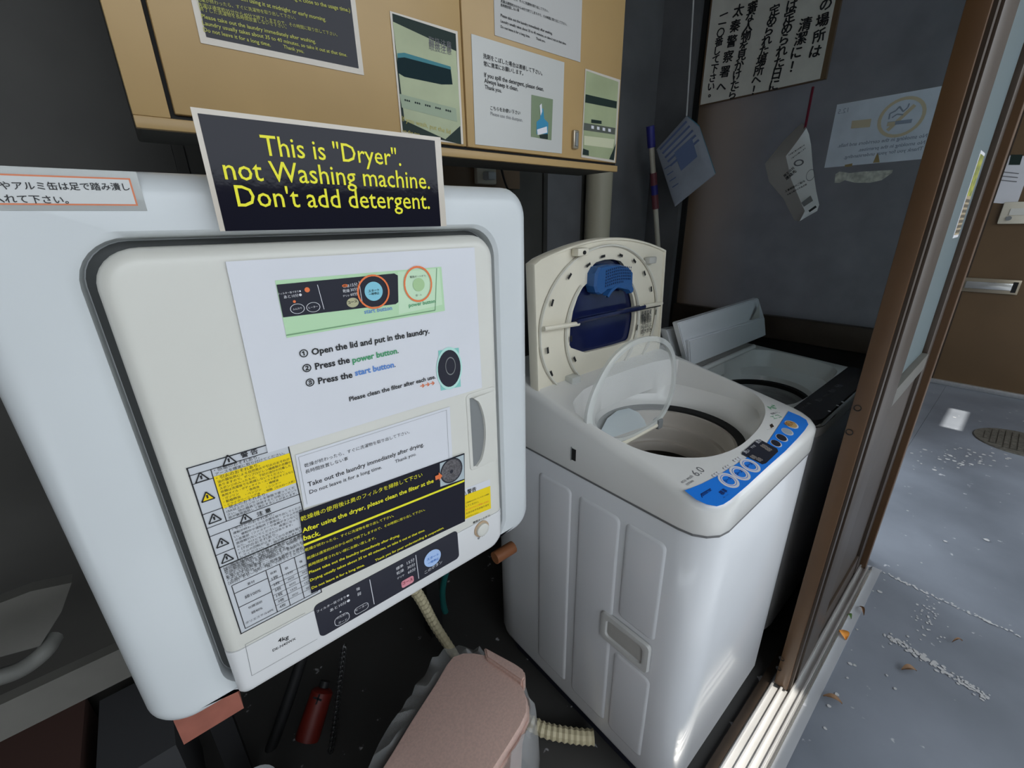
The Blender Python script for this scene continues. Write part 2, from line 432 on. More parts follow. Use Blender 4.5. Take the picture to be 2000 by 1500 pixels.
# threshold: aluminium sliding-door track with ridges, and the concrete sill in front of it
tr = thing('door_track', 'aluminium sliding door track with raised ridges along the threshold', 'door track', (.4, .12, FL))
bx('track_base', (XL, .088, FL), (XR+.03, .155, FL+.006), alu, tr)
for y in (.096, .113, .131, .149):
    bx('ridge', (XL, y-.0022, FL+.006), (XR+.03, y+.0022, FL+.016), alu, tr, bev=.0008)
bx('inner_flange', (XL, .155, FL), (XR, .172, FL+.010), bronze_d, tr)
bs('trim_1', (XL, .066, FL), (XR+.06, .088, FL+.004), conc_sill)
bs('trim_2', (XL, .0855, FL), (XR+.03, .0885, FL+.014), silver)
# sliding door slid to the right
d1 = thing('door_1', 'bronze aluminium sliding door slid open beside the washing machines', 'door', (1.2, .13, FL))
d1['kind'] = 'structure'; del d1['category']; del d1['label']
zt = ZT-.02
bx('stile', (.922, .121, FL+.012), (1.00, .148, zt), bronze, d1, bev=.0015)
bx('stile_lip', (.928, .116, FL+.012), (.945, .121, zt), bronze_d, d1)
bx('stile_rib', (.965, .114, FL+.012), (1.10, .121, zt), bronze_d, d1, bev=.001)
bx('glazing_bead', (1.10, .119, FL+.06), (1.115, .140, zt-.06), silver, d1)
bx('glass_pane', (1.11, .127, -.33), (1.46, .131, zt-.06), glassm, d1)
bx('mid_rail', (1.10, .114, -.365), (1.46, .145, -.325), greyb, d1, bev=.002)
bx('lower_panel', (1.11, .124, FL+.08), (1.46, .132, -.365), bronze_d, d1)
bx('bottom_rail', (1.00, .118, FL+.012), (1.46, .145, FL+.085), bronze_d, d1, bev=.002)
bx('top_rail', (1.00, .118, zt-.06), (1.46, .145, zt), bronze_d, d1)
fr = bx('reflection_frame', (1.335, .1262, PY(.126).at((1875, 462)).z), (1.415, .127, PY(.126).at((1925, 300)).z), whiteink, d1)  # reflection of foliage and fence in the pane, painted as flat plates
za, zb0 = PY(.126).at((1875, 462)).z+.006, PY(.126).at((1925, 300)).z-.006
bx('foliage_reflection', (1.341, .1258, (za+zb0)/2), (1.409, .1262, zb0), mat('leaf_reflection', (.50, .48, .04), .5, c2=(.10, .14, .03), nscale=60), fr)
bx('fence_reflection', (1.341, .1258, za), (1.409, .1262, (za+zb0)/2), mat('fence_reflection', (.42, .33, .20), .5), fr)
for k in range(7): bx('fence_reflection_line', (1.343, .1255, za+.004+k*((zb0-za)/2-.006)/7), (1.407, .1258, za+.010+k*((zb0-za)/2-.006)/7), mat('fence_reflection_line', (.10, .08, .05), .5), fr)
bx('far_stile', (1.46, .116, FL+.012), (1.525, .148, zt), bronze_d, d1, bev=.002)
def hole(p, r=.0048):
    c = PX(.922).at(p); bm = NB(); L = []
    for rad, dx in ((r*1.25, -.0012), (r, -.0012), (r*.9, .0005)):
        L.append([(c.x+dx, c.y+rad*math.cos(a*math.pi/8), c.z+rad*math.sin(a*math.pi/8)) for a in range(16)])
    loft(bm, L, cap1=True); obj('screw_hole', bm, gapm, d1)
for p in ((1675, 797), (1659, 844), (1527, 1286), (1521, 1305)): hole(p)
# outer jamb, facade, plus an added sunshade and light-shaping walls
bs('trim_3', (1.525, .101, FL), (1.555, .16, ZT), bronze, .002)
bs('trim_4', (1.555, .106, FL), (1.60, .16, ZT), bronze_d, .002)
bs('wall_front', (2.6, .34, FL), (3.9, .40, ZT), wall_m)
we = bs('wall_outside', (3.885, -1.5, FL), (3.95, .32, 1.3), brown_door)
bx('threshold', (3.86, -1.5, FL), (3.885, .30, FL+.03), alu, we, bev=.004)
bx('door_edge', (3.875, .245, FL), (3.885, .262, 1.3), bronze_d, we)
P = PX(3.885)
ms = thing('mail_slot', 'grey metal mail slot set in the brown door outside', 'mail slot', (3.88, .13, -.43))
a = P.at((1880, 545)); b = P.at((1988, 572)); zc = (a.z+b.z)/2
bx('plate', (3.872, b.y, zc-.042), (3.884, a.y, zc+.042), slotm, ms, bev=.004)
bx('flap', (3.864, b.y+.03, zc-.02), (3.872, a.y-.02, zc+.022), silver, ms, bev=.003)
bx('slot_edge', (3.868, b.y+.01, zc-.03), (3.873, b.y+.03, zc+.03), gapm, ms)
it = thing('intercom', 'ivory intercom box screwed to the brown door outside', 'intercom', (3.87, .12, -.05))
a = P.at((1962, 395)); b = P.at((2003, 437))
bx('housing', (3.862, b.y-.05, b.z), (3.884, a.y, a.z), ivory, it, bev=.006)
bx('speaker_grille', (3.858, b.y-.02, a.z-.07), (3.863, a.y-.035, a.z-.035), cream, it)
c = Vector((3.861, a.y-.04, b.z+.03)); bm = NB(); tube(bm, [c, c+Vector((-.008, 0, 0))], .012, 14); obj('call_button', bm, grey_pl, it, smooth=True)
nq = [(3.884, .252, .305), (3.884, .15, .29), (3.884, .15, .045), (3.884, .252, .06)]
n1 = sheet('notice', P, None, paper, 'white notice with a small dark picture taped to the brown door outside', 'notice', rawq=nq)
pr = Print(n1, PX(3.882)); pr.poly(dgreen, [(1975, 302), (1998, 302), (1992, 322), (1970, 322)], 1)
for k in range(3): pr.line(inkg, (1951-k*2, 335+k*8), (1990-k*2, 339+k*8), .004, 1)
pr.done()
# unseen sunshade added over the alley; two gaps shape the sun patches
def rect_at(px, pad): p = PZ(FL).at(px); return p
def sunshade():
    z = 1.30; t = lambda p: (p[0]+SUN.x/SUN.z*(z-FL), p[1]+SUN.y/SUN.z*(z-FL))
    h1 = (.55, .945, .086, .156); h2 = (3.05, 3.40, .02, .10)
    def H(h): a = t((h[0], h[2])); b = t((h[1], h[3])); return (a[0], b[0], a[1], b[1])
    a, b = H(h1), H(h2); y0, y1 = min(a[2], b[2]), max(a[3], b[3])
    r = thing('added_sunshade', 'unseen dark boards added above the alley to block the sun', 'roof', (1.5, 0, z))
    bx('shade_board', (-2.5, y1, z), (4.2, 1.1, z+.02), roofm, r)
    bx('shade_board', (-2.5, -1.42, z), (4.2, y0, z+.02), roofm, r)
    for x0, x1, w in ((-2.5, a[0], None), (a[1], b[0], None), (b[1], 4.2, None)):
        bx('shade_board', (x0, y0, z), (x1, y1, z+.02), roofm, r)
    bx('gap_border', (a[0], y0, z), (a[1], a[2], z+.02), roofm, r); bx('gap_border', (a[0], a[3], z), (a[1], y1, z+.02), roofm, r)
    bx('gap_border', (b[0], y0, z), (b[1], b[2], z+.02), roofm, r); bx('gap_border', (b[0], b[3], z), (b[1], y1, z+.02), roofm, r)
sunshade()
bs('wall_added_opposite', (-3.2, -2.75, FL), (4.2, -2.65, .30), mat('added_wall', (.10, .095, .085), .8, noise=.4, nscale=3))  # unseen wall added to darken reflections in the black sheets
bs('wall_added_side', (-2.0, -2.65, FL), (-1.9, .10, 1.2), mat('added_wall', (0, 0, 0)))  # unseen wall added to cut the light from the left
# manhole, kerb line, leaves
mh = thing('manhole_cover', 'round patterned iron manhole cover in the concrete floor outside', 'manhole cover', (3.07, -.18, FL))
bm = NB(); loft(bm, [[(x, y, FL) for x, y in circ((3.07, -.18), .165, 40)], [(x, y, FL+.006) for x, y in circ((3.07, -.18), .162, 40)], [(x, y, FL+.006) for x, y in circ((3.07, -.18), .150, 40)]], cap1=True)
obj('rim', bm, iron, mh)
bm = NB()
for i in range(-6, 7):
    for j in range(-6, 7):
        if (i*i+j*j) < 34: box(bm, (3.07+i*.023-.009, -.18+j*.023-.009, FL+.005), (3.07+i*.023+.009, -.18+j*.023+.009, FL+.010))
obj('tread_pattern', bm, iron, mh, kind='stuff')
def leaf(px, L, wd_, ang, m, label):
    c = PZ(FL).at(px); bm = NB(); n = 8; A = []; B = []; Cc = []
    for i in range(n+1):
        t = i/n; w = wd_*math.sin(math.pi*min(max(t, .03), .97))**.8; x = (t-.5)*L; z = FL+.004+.010*math.sin(math.pi*t)
        for arr, s, dz in ((A, 1, .003), (Cc, 0, 0), (B, -1, .004)):
            X = x*math.cos(ang)-s*w*math.sin(ang); Y = x*math.sin(ang)+s*w*math.cos(ang); arr.append((c.x+X, c.y+Y, z+dz))
    loft(bm, [A, Cc, B], closed=False); o = obj('leaf', bm, m, smooth=True); tag(o, label, 'leaf')
leaf((1646, 1243), .030, .011, .6, leaf_o, 'small orange petal-like leaf on the concrete by the door sill')
leaf((1682, 1196), .032, .004, .5, leaf_b, 'thin brown curled leaf above the orange one on the sill')
leaf((1625, 1370), .036, .006, 1.9, leaf_b, 'brown rolled leaf nearest the camera beside the sill')
leaf((1774, 1312), .034, .008, -.8, leaf_b, 'grey-brown oval leaf lying in the open concrete')
leaf((1868, 1256), .030, .003, -.6, leaf_b, 'narrow dark leaf on the concrete right of the white scuff')
leaf((1657, 1208), .014, .005, 1, leaf_g, 'tiny green sprig at the edge of the sill')
bm = NB()   # bird-dropping spots and mineral streaks, a thin uneven crust on the concrete
def crust(px, r, k=7):
    c = PZ(FL).at(px); dz = random.random()*.0012; vs = [bm.verts.new((c.x+r*(.7+.5*random.random())*math.cos(a*6.283/k), c.y+r*(.7+.5*random.random())*math.sin(a*6.283/k), FL+.0012+dz))  for a in range(k)]; bm.faces.new(vs)
for x, y, r in ((1674, 1230, .003), (1669, 1300, .004), (1660, 1297, .005), (1634, 1357, .005), (1619, 1380, .004), (1611, 1423, .004), (1655, 1325, .003), (1718, 1156, .006), (1705, 1155, .003), (1748, 1346, .004), (1732, 1320, .003), (1927, 1055, .008), (1773, 998, .004), (1846, 1058, .005), (1799, 1100, .003)): crust((x, y), r)
for k in range(46): crust((random.gauss(1810, 22), random.gauss(1215, 22)), .0018+.002*random.random())
for k in range(150):
    t = random.random(); crust((1730+t*200+random.gauss(0, 3), 1240+t*125+random.gauss(0, 3.5)), .002+.0035*random.random()*(1-abs(t-.4)))
for k in range(90):
    t = random.random(); crust((1712+t*290+random.gauss(0, 1), 1113+t*135+random.gauss(0, 1.2)), .002+.002*random.random())
for k in range(60): crust((random.gauss(1880, 45), random.gauss(893, 12)), .003+.006*random.random())
o = obj('paint_specks', bm, mat('speck_white', (.50, .50, .50), .8), kind='stuff'); tag(o, 'white specks and scrape marks scattered on the outdoor concrete', 'specks')
# shrub and louvred fence further down the alley, seen only as reflections in the door glass
bm = NB()
for k in range(1600):
    c = Vector((3.3+random.random()*.5, -2.1-random.random()*.4, -.2+random.gauss(.5, .35))); s = .03+.03*random.random()
    q = Matrix.Rotation(random.random()*6, 3, Vector((random.random(), random.random(), random.random()+.1)).normalized())
    bm.faces.new([bm.verts.new(c+q @ Vector(v)*s) for v in ((-1, -.5, 0), (1, -.5, 0), (1, .5, 0), (-1, .5, 0))])
o = obj('shrub', bm, foliage, kind='stuff'); tag(o, 'yellow-green shrub growing at the end of the alley', 'shrub')

# ================================================================== CLOTHES DRYER
DY = .427; PD = .4145      # body front, door front
dx0, dx1, dz0, dz1 = -.094, .394, -.461, .041
dr = thing('clothes_dryer', 'white front-loading clothes dryer with stickers on its cream door, nearest machine', 'dryer', (.15, .6, dz0))
bm = NB(); L = [[(x, .80, z) for x, z in rr(dx0, dx1, dz0, dz1, .03, 8)]]
for k in range(7):
    a = math.pi/2*k/6; ins = .020*(1-math.cos(a)); L.append([(x, DY+.020*(1-math.sin(a)), z) for x, z in rr(dx0+ins, dx1-ins, dz0+ins*.6, dz1-ins, .032-ins*.6, 8)])
hx0, hx1, hz0, hz1 = -.031, .337, -.4595, -.004
L.append([(x, DY, z) for x, z in rr(hx0-.010, hx1+.004, hz0+.002, hz1+.004, .036, 8)])
L.append([(x, DY+.004, z) for x, z in rr(hx0-.002, hx1, hz0+.003, hz1, .034, 8)])
L.append([(x, DY+.020, z) for x, z in rr(hx0, hx1, hz0+.004, hz1-.002, .032, 8)])
loft(bm, L, cap0=True, cap1=True); obj('body', bm, white, dr, smooth=True)
seam = -.392
bm = NB(); bm.faces.new([bm.verts.new((x, DY+.0192, z)) for x, z in rr(hx0+.0006, hx1-.001, hz0+.005, hz1-.003, .031, 8)]); obj('door_gap', bm, mat('door_gap_shadow', (.09, .095, .095), .8), dr)
bm = NB(); P = PY(PD); ddx0, ddx1, ddz1 = -.0245, .326, -.0115
LL = [[(x, DY+.015, z) for x, z in rr(ddx0, ddx1, seam, ddz1, [.001, .030, .030, .001], 8)]]
for k in range(6):
    a = math.pi/2*k/5; ins = .012*(1-math.cos(a)); LL.append([(x, PD+.012*(1-math.sin(a)), z) for x, z in rr(ddx0+ins, ddx1-ins, seam, ddz1-ins, [.001, .028-ins, .028-ins, .001], 8)])
loft(bm, LL, cap0=True, cap1=True); door = obj('door', bm, cream, dr, smooth=True)
bm = NB(); LL = [[(x, DY+.015, z) for x, z in rr(ddx0, ddx1, dz0+.006, seam-.0014, [.024, .001, .001, .010], 8)]]
for k in range(6):
    a = math.pi/2*k/5; ins = .010*(1-math.cos(a)); LL.append([(x, PD+.010*(1-math.sin(a)), z) for x, z in rr(ddx0+ins, ddx1-ins, dz0+.006+ins, seam-.0014, [.022, .001, .001, .008], 8)])
loft(bm, LL, cap0=True, cap1=True); cpan = obj('control_strip', bm, mat('strip_white', (.72, .72, .72), .35), dr, smooth=True)
bm = NB(); box(bm, (ddx0+.01, PD+.004, seam-.0016), (ddx1-.01, DY+.015, seam+.0002)); obj('door_seam', bm, gapm, dr)
# handle: upright recess with a bowed lip
bm = NB(); zz0, zz1 = P.at((943, 902)).z, P.at((940, 770)).z; xx0 = P.at((912, 778)).x; xx1 = P.at((972, 770)).x
xm = P.at((925, 830)).x
slab_y(bm, xx0-.002, xx1-.004, zz0-.006, zz1+.006, PD-.0012, PD+.003, .006, .0015); obj('handle_plate', bm, cream, dr, smooth=True)
bm = NB(); n = 14; A, B = [], []
for i in range(n+1):
    t = i/n; z = zz0+(zz1-zz0)*t; w = .0165*math.sin(math.pi*t)**.5
    A.append((xx0+.003, PD-.0014, z)); B.append((xx0+.003+.004+w, PD-.0014, z))
vs = [bm.verts.new(p) for p in A]; ws = [bm.verts.new(p) for p in B]
for i in range(n): bm.faces.new((vs[i], vs[i+1], ws[i+1], ws[i]))
obj('handle_recess', bm, grey_pl, dr)
bm = NB(); L = []
for i in range(n+1):
    t = i/n; z = zz0+(zz1-zz0)*t; w = .0165*math.sin(math.pi*t)**.5; x = xx0+.007+w
    L.append([(x-.001, PD-.0010, z), (x, PD-.0045, z), (x+.008, PD-.0035, z), (xx1-.006, PD-.0012, z)])
loft(bm, L, closed=False); obj('handle_grip', bm, cream, dr, smooth=True)
# warning label
pr = Print(dr, PY(PD)); q = [(363, 914), (558, 878), (620, 1166), (470, 1238)]
A = P.at(q[0]); wv = P.at((600, 1060)).x; LX0, LX1 = A.x, P.at((572, 905)).x; LZ1, LZ0 = A.z, P.at(q[3]).z
lab = sheet('warning_label', P, None, mat('label_grey', (.60, .62, .65), .4), '', '', t=.0004, parent=dr, rawq=[(LX0, PD, LZ1), (LX1, PD, LZ1), (LX1, PD, LZ0), (LX0, PD, LZ0)])
pr = Print(lab, PY(PD-.0004)); q = pr.pl.off(EPS)
def zl(p): return P.at(p).z
def hl(z, x0, x1, w=.0007):
    pr.poly(ink, [(x0, q.d, z-w/2), (x1, q.d, z-w/2), (x1, q.d, z+w/2), (x0, q.d, z+w/2)], 0.2, raw=True)
def vl(x, z0, z1, w=.0007): pr.poly(ink, [(x-w/2, q.d, z0), (x+w/2, q.d, z0), (x+w/2, q.d, z1), (x-w/2, q.d, z1)], .2, raw=True)
def tl(t, x, z, w, m=ink, bold=.0, h=1.0): d = q.d-EPS*1.5; pr.text3(m, t, Vector((x, d, z)), Vector((x+w, d, z)), q.off(EPS), bold, h)
Z = [LZ1, zl((370, 929)), zl((375, 946)), zl((395, 1005)), zl((403, 1032)), zl((408, 1048)), zl((409, 1047)), zl((422, 1084)), zl((429, 1108)), zl((441, 1152)), LZ0]
lw = LX1-LX0; xc = LX0+lw*.20
for z in (LZ1-.0005, LZ0+.0005): hl(z, LX0, LX1, .001)
vl(LX0+.0006, LZ0, LZ1, .001); vl(LX1-.0006, LZ0, LZ1, .001)
for z in (Z[1], Z[4]): hl(z, LX0, LX1)
for z in (Z[2], Z[3]): hl(z, LX0, xc)
hl(Z[4]-.009, LX0, LX1); hl(Z[7], LX0, xc); hl(Z[8], LX0, LX1, .0012)
vl(xc, Z[4], Z[1]); vl(xc, Z[8], Z[4]-.009)
def tri(x, z, s, fill=None):
    w = .00055
    P3 = [(x, z+s), (x-s*.95, z-s*.7), (x+s*.95, z-s*.7)]
    if fill: pr.poly(fill, [(a, q.d, b) for a, b in P3], .6, raw=True)
    for i in range(3):
        a = Vector((P3[i][0], q.d, P3[i][1])); b = Vector((P3[(i+1) % 3][0], q.d, P3[(i+1) % 3][1])); k = Vector((0, 1, 0)).cross((b-a).normalized())*w
        pr.poly(ink, [a-k, b-k, b+k, a+k], 1.2, raw=True)
    pr.poly(ink, [(x-.0006, q.d, z-s*.3), (x+.0006, q.d, z-s*.3), (x+.0008, q.d, z+s*.4), (x-.0008, q.d, z+s*.4)], 1.2, raw=True)
tri(LX0+lw*.38, (Z[0]+Z[1])/2-.0005, .0055); tl('警 告', LX0+lw*.50, Z[1]+.0025, lw*.17, bold=.03)
zb = Z[4]-.0085; tri(LX0+lw*.38, zb+.0045, .005); tl('注 意', LX0+lw*.50, zb+.0018, lw*.15, bold=.03)
s1 = .005
tri(LX0+lw*.10, (Z[1]+Z[2])/2-.0003, s1); tri(LX0+lw*.10, (Z[2]+Z[3])/2, s1, yel2); tri(LX0+lw*.10, (Z[3]+Z[4])/2, s1)
tri(LX0+lw*.10, (zb+Z[7])/2, s1); tri(LX0+lw*.10, (Z[7]+Z[8])/2, s1)
pr.poly(yel2, [(xc+.0004, q.d, Z[3]-.001), (LX1-.001, q.d, Z[3]-.001), (LX1-.001, q.d, Z[2]+.001), (xc+.0004, q.d, Z[2]+.001)], .4, raw=True)
def para(lines, x, z1, z0, w, h=1.0):
    n = len(lines); st = (z1-z0)/n
    for i, (t, f) in enumerate(lines): tl(t, x, z1-st*(i+.82), w*f, h=h)
para([('・感電のおそれあり。', .58), ('　アースを確実に取り付けてください。', .92)], xc+.002, Z[1], Z[2]+.001, lw*.77)
para([('・引火のおそれあり。', .56), ('　油の酸化熱による自然発火や引火のおそれが', .97), ('　ありますので、ポリプロピレン繊維製の衣類や', .98), ('　スポンジの入ったもの、下記の油分の付着した', .97), ('　衣類は洗濯後でも乾燥しないでください。', .86), ('　食用オイル・ボディオイル・エステ系のオイルなど', .99), ('　・ガソリン　　・食用油　　・機械油', .75), ('　・動植物油　・ベンジン　・シンナー', .78), ('　・ドライクリーニング油　・樹脂（セルロース系）', .97)], xc+.002, Z[2]+.0005, Z[3], lw*.77)
para([('・発火のおそれあり。', .56), ('　15A以上のコンセントを単独で使ってくだ', .95), ('　さい。他の器具と併用すると分岐コンセント', .97), ('　部が異常発熱して発火することがあります。', .96)], xc+.002, Z[3], Z[4]+.001, lw*.77)
para([('・やけどのおそれあり。', .58), ('　運転が終わってから衣類を取り出してくださ', .97), ('　い。運転中や運転終了直後は、ドラムや衣類', .98), ('　の金属部（ファスナーや金属ボタンなど）に', .97), ('　直接触れないでください。高温になって', .90), ('　おり、やけどするおそれがあります。', .80), ('・けがのおそれあり。', .56), ('　ドラムの回転が止まってから衣類を取り出', .97), ('　してください。手・指が巻き込まれて', .90)], xc+.002, zb, Z[8]+.001, lw*.77)
zt9 = Z[9]
para([('・一般家庭用以外の目的でご使用になる場合、', .97), ('　理容院や美容院、また寮や病院などの使用頻度', .99), ('　が一般家庭に比べて高い場合には、短期間で部品', .99), ('　交換が必要になる場合があります。', .72), ('　このような使用は、保証期間内でも対象となりません', .99), ('　お買い上げの販売店にご相談の上、定期的な点検', .97), ('　をおすすめします。', .42), ('・アイロンがけ、すぐに乾燥を再開する場合', .90), ('・衣類の素材、枚数に合わせて運転してください', .93), ('　（50分）とヒーター「強」で行ってください', .90)], LX0+.003, Z[8]-.001, zt9+.004, lw*.95)
# small table at the foot of the label
tx0, tx1, tz1, tz0 = LX0+.005, LX1-.004, zt9+.002, LZ0+.004
for f in (0, .18, .5, 1): hl(tz1+(tz0-tz1)*f, tx0, tx0+(tx1-tx0)*.42 if f not in (0, 1) else tx1)
for f in (.27, .37, .47, .60, .72, .85): hl(tz1+(tz0-tz1)*f, tx0+(tx1-tx0)*.42, tx1, .0004)
for f in (0, .42, .60, .80, 1): vl(tx0+(tx1-tx0)*f, tz0, tz1)
hh = tz1-tz0; tw = tx1-tx0
for t_, x_, f_, w_ in (('素材', .17, .13, .09), ('綿100%', .10, .38, .20), ('化繊混紡', .10, .62, .18), ('綿40%', .12, .76, .14), ('ポリエステル60%', .02, .91, .36)): tl(t_, tx0+tw*x_, tz1-hh*f_, tw*w_)
for i, t in enumerate(('枚数', '1枚', '2枚', '3枚', '1枚', '3枚', '4枚')): tl(t, tx0+tw*.46, tz1-hh*(.13+i*.135), tw*.085)
for i, t in enumerate(('弱', '15分', '30分', '60分', '15分', '30分')): tl(t, tx0+tw*.65, tz1-hh*(.17+i*.13), tw*(.04 if i == 0 else .09)); tl(t if i else '強', tx0+tw*.85, tz1-hh*(.17+i*.13), tw*(.04 if i == 0 else .09))
pr.done()
# yellow label at the right
pr = Print(dr, PY(PD)); pr.poly(paper, [(890, 961), (957, 936), (959, 993), (890, 1022)], 1); pr.poly(yel2, [(890, 974), (957.5, 949), (959, 993), (890, 1022)], 1.6)
pr.text(ink, '⚠警告', (902, 969), (930, 958), 2.5, .02)
for i in range(5): pr.text(orange if i == 2 else ink, ['ご使用のたびに フィルターの掃除', 'してください。', '目づまりすると乾燥しません', '火災のおそれがあります', '必ずお守りください'][i], (910, 984+i*7), (955 if i in (0, 2, 3) else 935, 966+i*7 if i in (0, 2, 3) else 974+i*7), 2.5, .01)
pr.done()
# control panel (charcoal) and its print
def plate(name, quad, m, parent, pl, t=.0008, r=.006):
    Q = [pl.at(p) for p in quad]; x0 = sum(Q[i].x for i in (0, 3))/2; x1 = sum(Q[i].x for i in (1, 2))/2
    z1 = sum(Q[i].z for i in (0, 1))/2; z0 = sum(Q[i].z for i in (2, 3))/2
    bm = NB(); slab_y(bm, x0, x1, z0, z1, pl.d-t, pl.d, r, t*.5); return obj(name, bm, m, parent, smooth=True), (x0, x1, z0, z1)
cp, (cx0, cx1, cz0, cz1) = plate('display_panel', [(611, 1186), (893, 1033), (896, 1088), (627, 1246)], panel_bk, dr, PY(PD))
pr = Print(cp, PY(PD-.0009))
pr.line(whiteink, (722, 1132), (731, 1180), .0008); pr.line(whiteink, (812, 1084), (818, 1130), .0008)
pr.ell(ltblue, (845, 1090), .0125, 1, ry=.0125, nm='start_button'); pr.text(blue_i, 'スタート', (834, 1096), (857, 1084), 2, .03); pr.text(blue_i, '一時停止', (836, 1103), (857, 1092), 2, .02)
pr.text(whiteink, 'このボタン', (830, 1121), (864, 1099), 2)
pc = pr.pl.at((796, 1136)); pr.poly(pink, [(pc.x+a, pr.pl.d, pc.z+b) for a, b in rr(-.0085, .0085, -.0055, .0055, .003)], 1, nm='course_button', raw=True)
pr.text(mat('dark_pink', (.25, .03, .06)), 'コース', (786, 1143), (806, 1133), 2, .03)
for i in range(3):
    pr.text(whiteink, ('標準', '乾燥', 'デリケ')[i], (774+i, 1114+i*9), (788+i, 1106+i*9), 2); pr.text(whiteink, ('15分', '30分', '60分')[i], (795+i, 1103+i*9), (810+i, 1095+i*9), 2)
pr.text(whiteink, 'フィルター目づまり●', (619, 1197), (682, 1164), 2); pr.text(whiteink, 'あと10分●', (645, 1195), (684, 1174), 2)
pr.text(whiteink, '強', (696, 1154), (703, 1151), 2); pr.text(whiteink, '弱', (698, 1164), (705, 1161), 2); pr.ell(whiteink, (665, 1195), .0009, 1)
def pill(c, w, h):
    o = pr.pl.at(c); a = rr(-w, w, -h, h, h*.8); b = rr(-w+.0005, w-.0005, -h+.0005, h-.0005, h*.75); bm = pr.bm(whiteink, 'lettering'); d = pr.pl.d-EPS
    va = [bm.verts.new((o.x+x, d, o.z+z)) for x, z in a]; vb = [bm.verts.new((o.x+x, d, o.z+z)) for x, z in b]
    for i in range(len(va)): k = (i+1) % len(va); bm.faces.new((va[i], va[k], vb[k], vb[i]))
pill((668, 1209), .0085, .0065); pill((706, 1188), .0085, .0050)
pr.text(whiteink, 'ふんわり', (657, 1210), (680, 1199), 2); pr.text(whiteink, 'ガード', (661, 1219), (678, 1211), 2); pr.text(whiteink, 'ヒーター', (695, 1194), (718, 1182), 2)
pr.done()
pr = Print(dr, PY(PD))
pr.text(ink, '4kg', (543, 1256), (564, 1247), 1, .01); pr.text(ink, 'DE-N40WX', (533, 1273), (578, 1249), 1, .01)
for a, b in (((479, 1259), (492, 1320)), ((479, 1259), (596, 1197)), ((977, 1005), (978, 1040)), ((492, 1320), (620, 1248))): pr.line(grey_pl, a, b, .0004, 1)
pr.text(ink, '電源(オートオフ)', (924, 1023), (957, 1008), 1, .02); pr.text(ink, '切・入', (933, 1054), (946, 1046), 1, .02); pr.done()
c = P.at((940, 1032)); bm = NB()
loft(bm, [[(c.x+x, PD-d, c.z+z) for x, z in circ((0, 0), r, 28)] for r, d in ((.0125, 0), (.0125, .0015), (.0105, .0018))], cap1=True); ring = obj('power_button_ring', bm, mat('tan_ring', (.52, .38, .25), .4), dr, smooth=True)
bm = NB(); loft(bm, [[(c.x+x, PD-d, c.z+z) for x, z in circ((0, 0), r, 28)] for r, d in ((.0098, .001), (.0098, .005), (.0085, .006), (.004, .0063))], cap1=True); obj('power_button', bm, cream, ring, smooth=True)
# bracket / stand under the dryer
st = thing('dryer_stand', 'dark metal stand with horizontal rails carrying the dryer', 'stand', (.15, .7, FL))
bx('rail', (-.75, .585, -.508), (-.02, .60, -.463), greyb, st); bx('rail', (-.02, .70, -.508), (.42, .73, -.465), blk, st)
for x in (-.06, .34):
    bx('support_arm', (x, .50, -.485), (x+.03, .80, -.463), bronze_d, st)
for x, y in ((-.1, .76), (.37, .80)): bx('leg', (x, y, FL), (x+.035, y+.035, -.463), blk, st)
A = PY(.52).at((935, 1095)); B = PY(.52).at((1002, 1068)); bm = NB(); tube(bm, [(.385, .52, B.z), (B.x, .52, B.z)], .012, 12); obj('bracket_bar', bm, mat('rust_brown', (.22, .08, .03), .4), st, smooth=True)
a = P = PY(.44).at((425, 1405)); sb = bx('salmon_block', (-.083, .455, -.512), (-.027, .50, -.472), salmon, label=None); tag(sb, 'salmon-pink block wedged under the lower left corner of the dryer', 'block')

# ================================================================== SIGNS ON THE DRYER
PS = PY(PD-.003)
q = [(370, 205), (850, 270), (862, 443), (437, 450)]
Q = [PS.at(p) for p in q]; X0 = Q[0].x; X1 = (Q[1].x+Q[2].x)/2; Z1 = (Q[0].z+Q[1].z)/2; Z0 = (Q[2].z+Q[3].z)/2
Z0 = max(Z0, -.0035)
sg = sheet('dryer_sign', PS, None, lamin, 'black laminated sign with large yellow words taped above the dryer door', 'sign', t=.0005, rawq=[(X0, PS.d, Z1), (X1+.006, PS.d, Z1), (X1+.006, PS.d, Z0), (X0, PS.d, Z0)])
pr = Print(sg, PS.off(.0005)); e = .0035
pr.poly(black_gl, [(X0+e, pr.pl.d, Z1-e), (X1-.001, pr.pl.d, Z1-e), (X1-.001, pr.pl.d, Z0), (X0+e, pr.pl.d, Z0)], .5, raw=True)
pr.text(yel, 'This is "Dryer".', (514, 303), (784, 324), 2, .004, 1.08); pr.text(yel, 'not Washing machine.', (440, 350), (840, 369), 2, .004, 1.08); pr.text(yel, "Don't add detergent.", (465, 403), (840, 408), 2, .004, 1.08); pr.done()
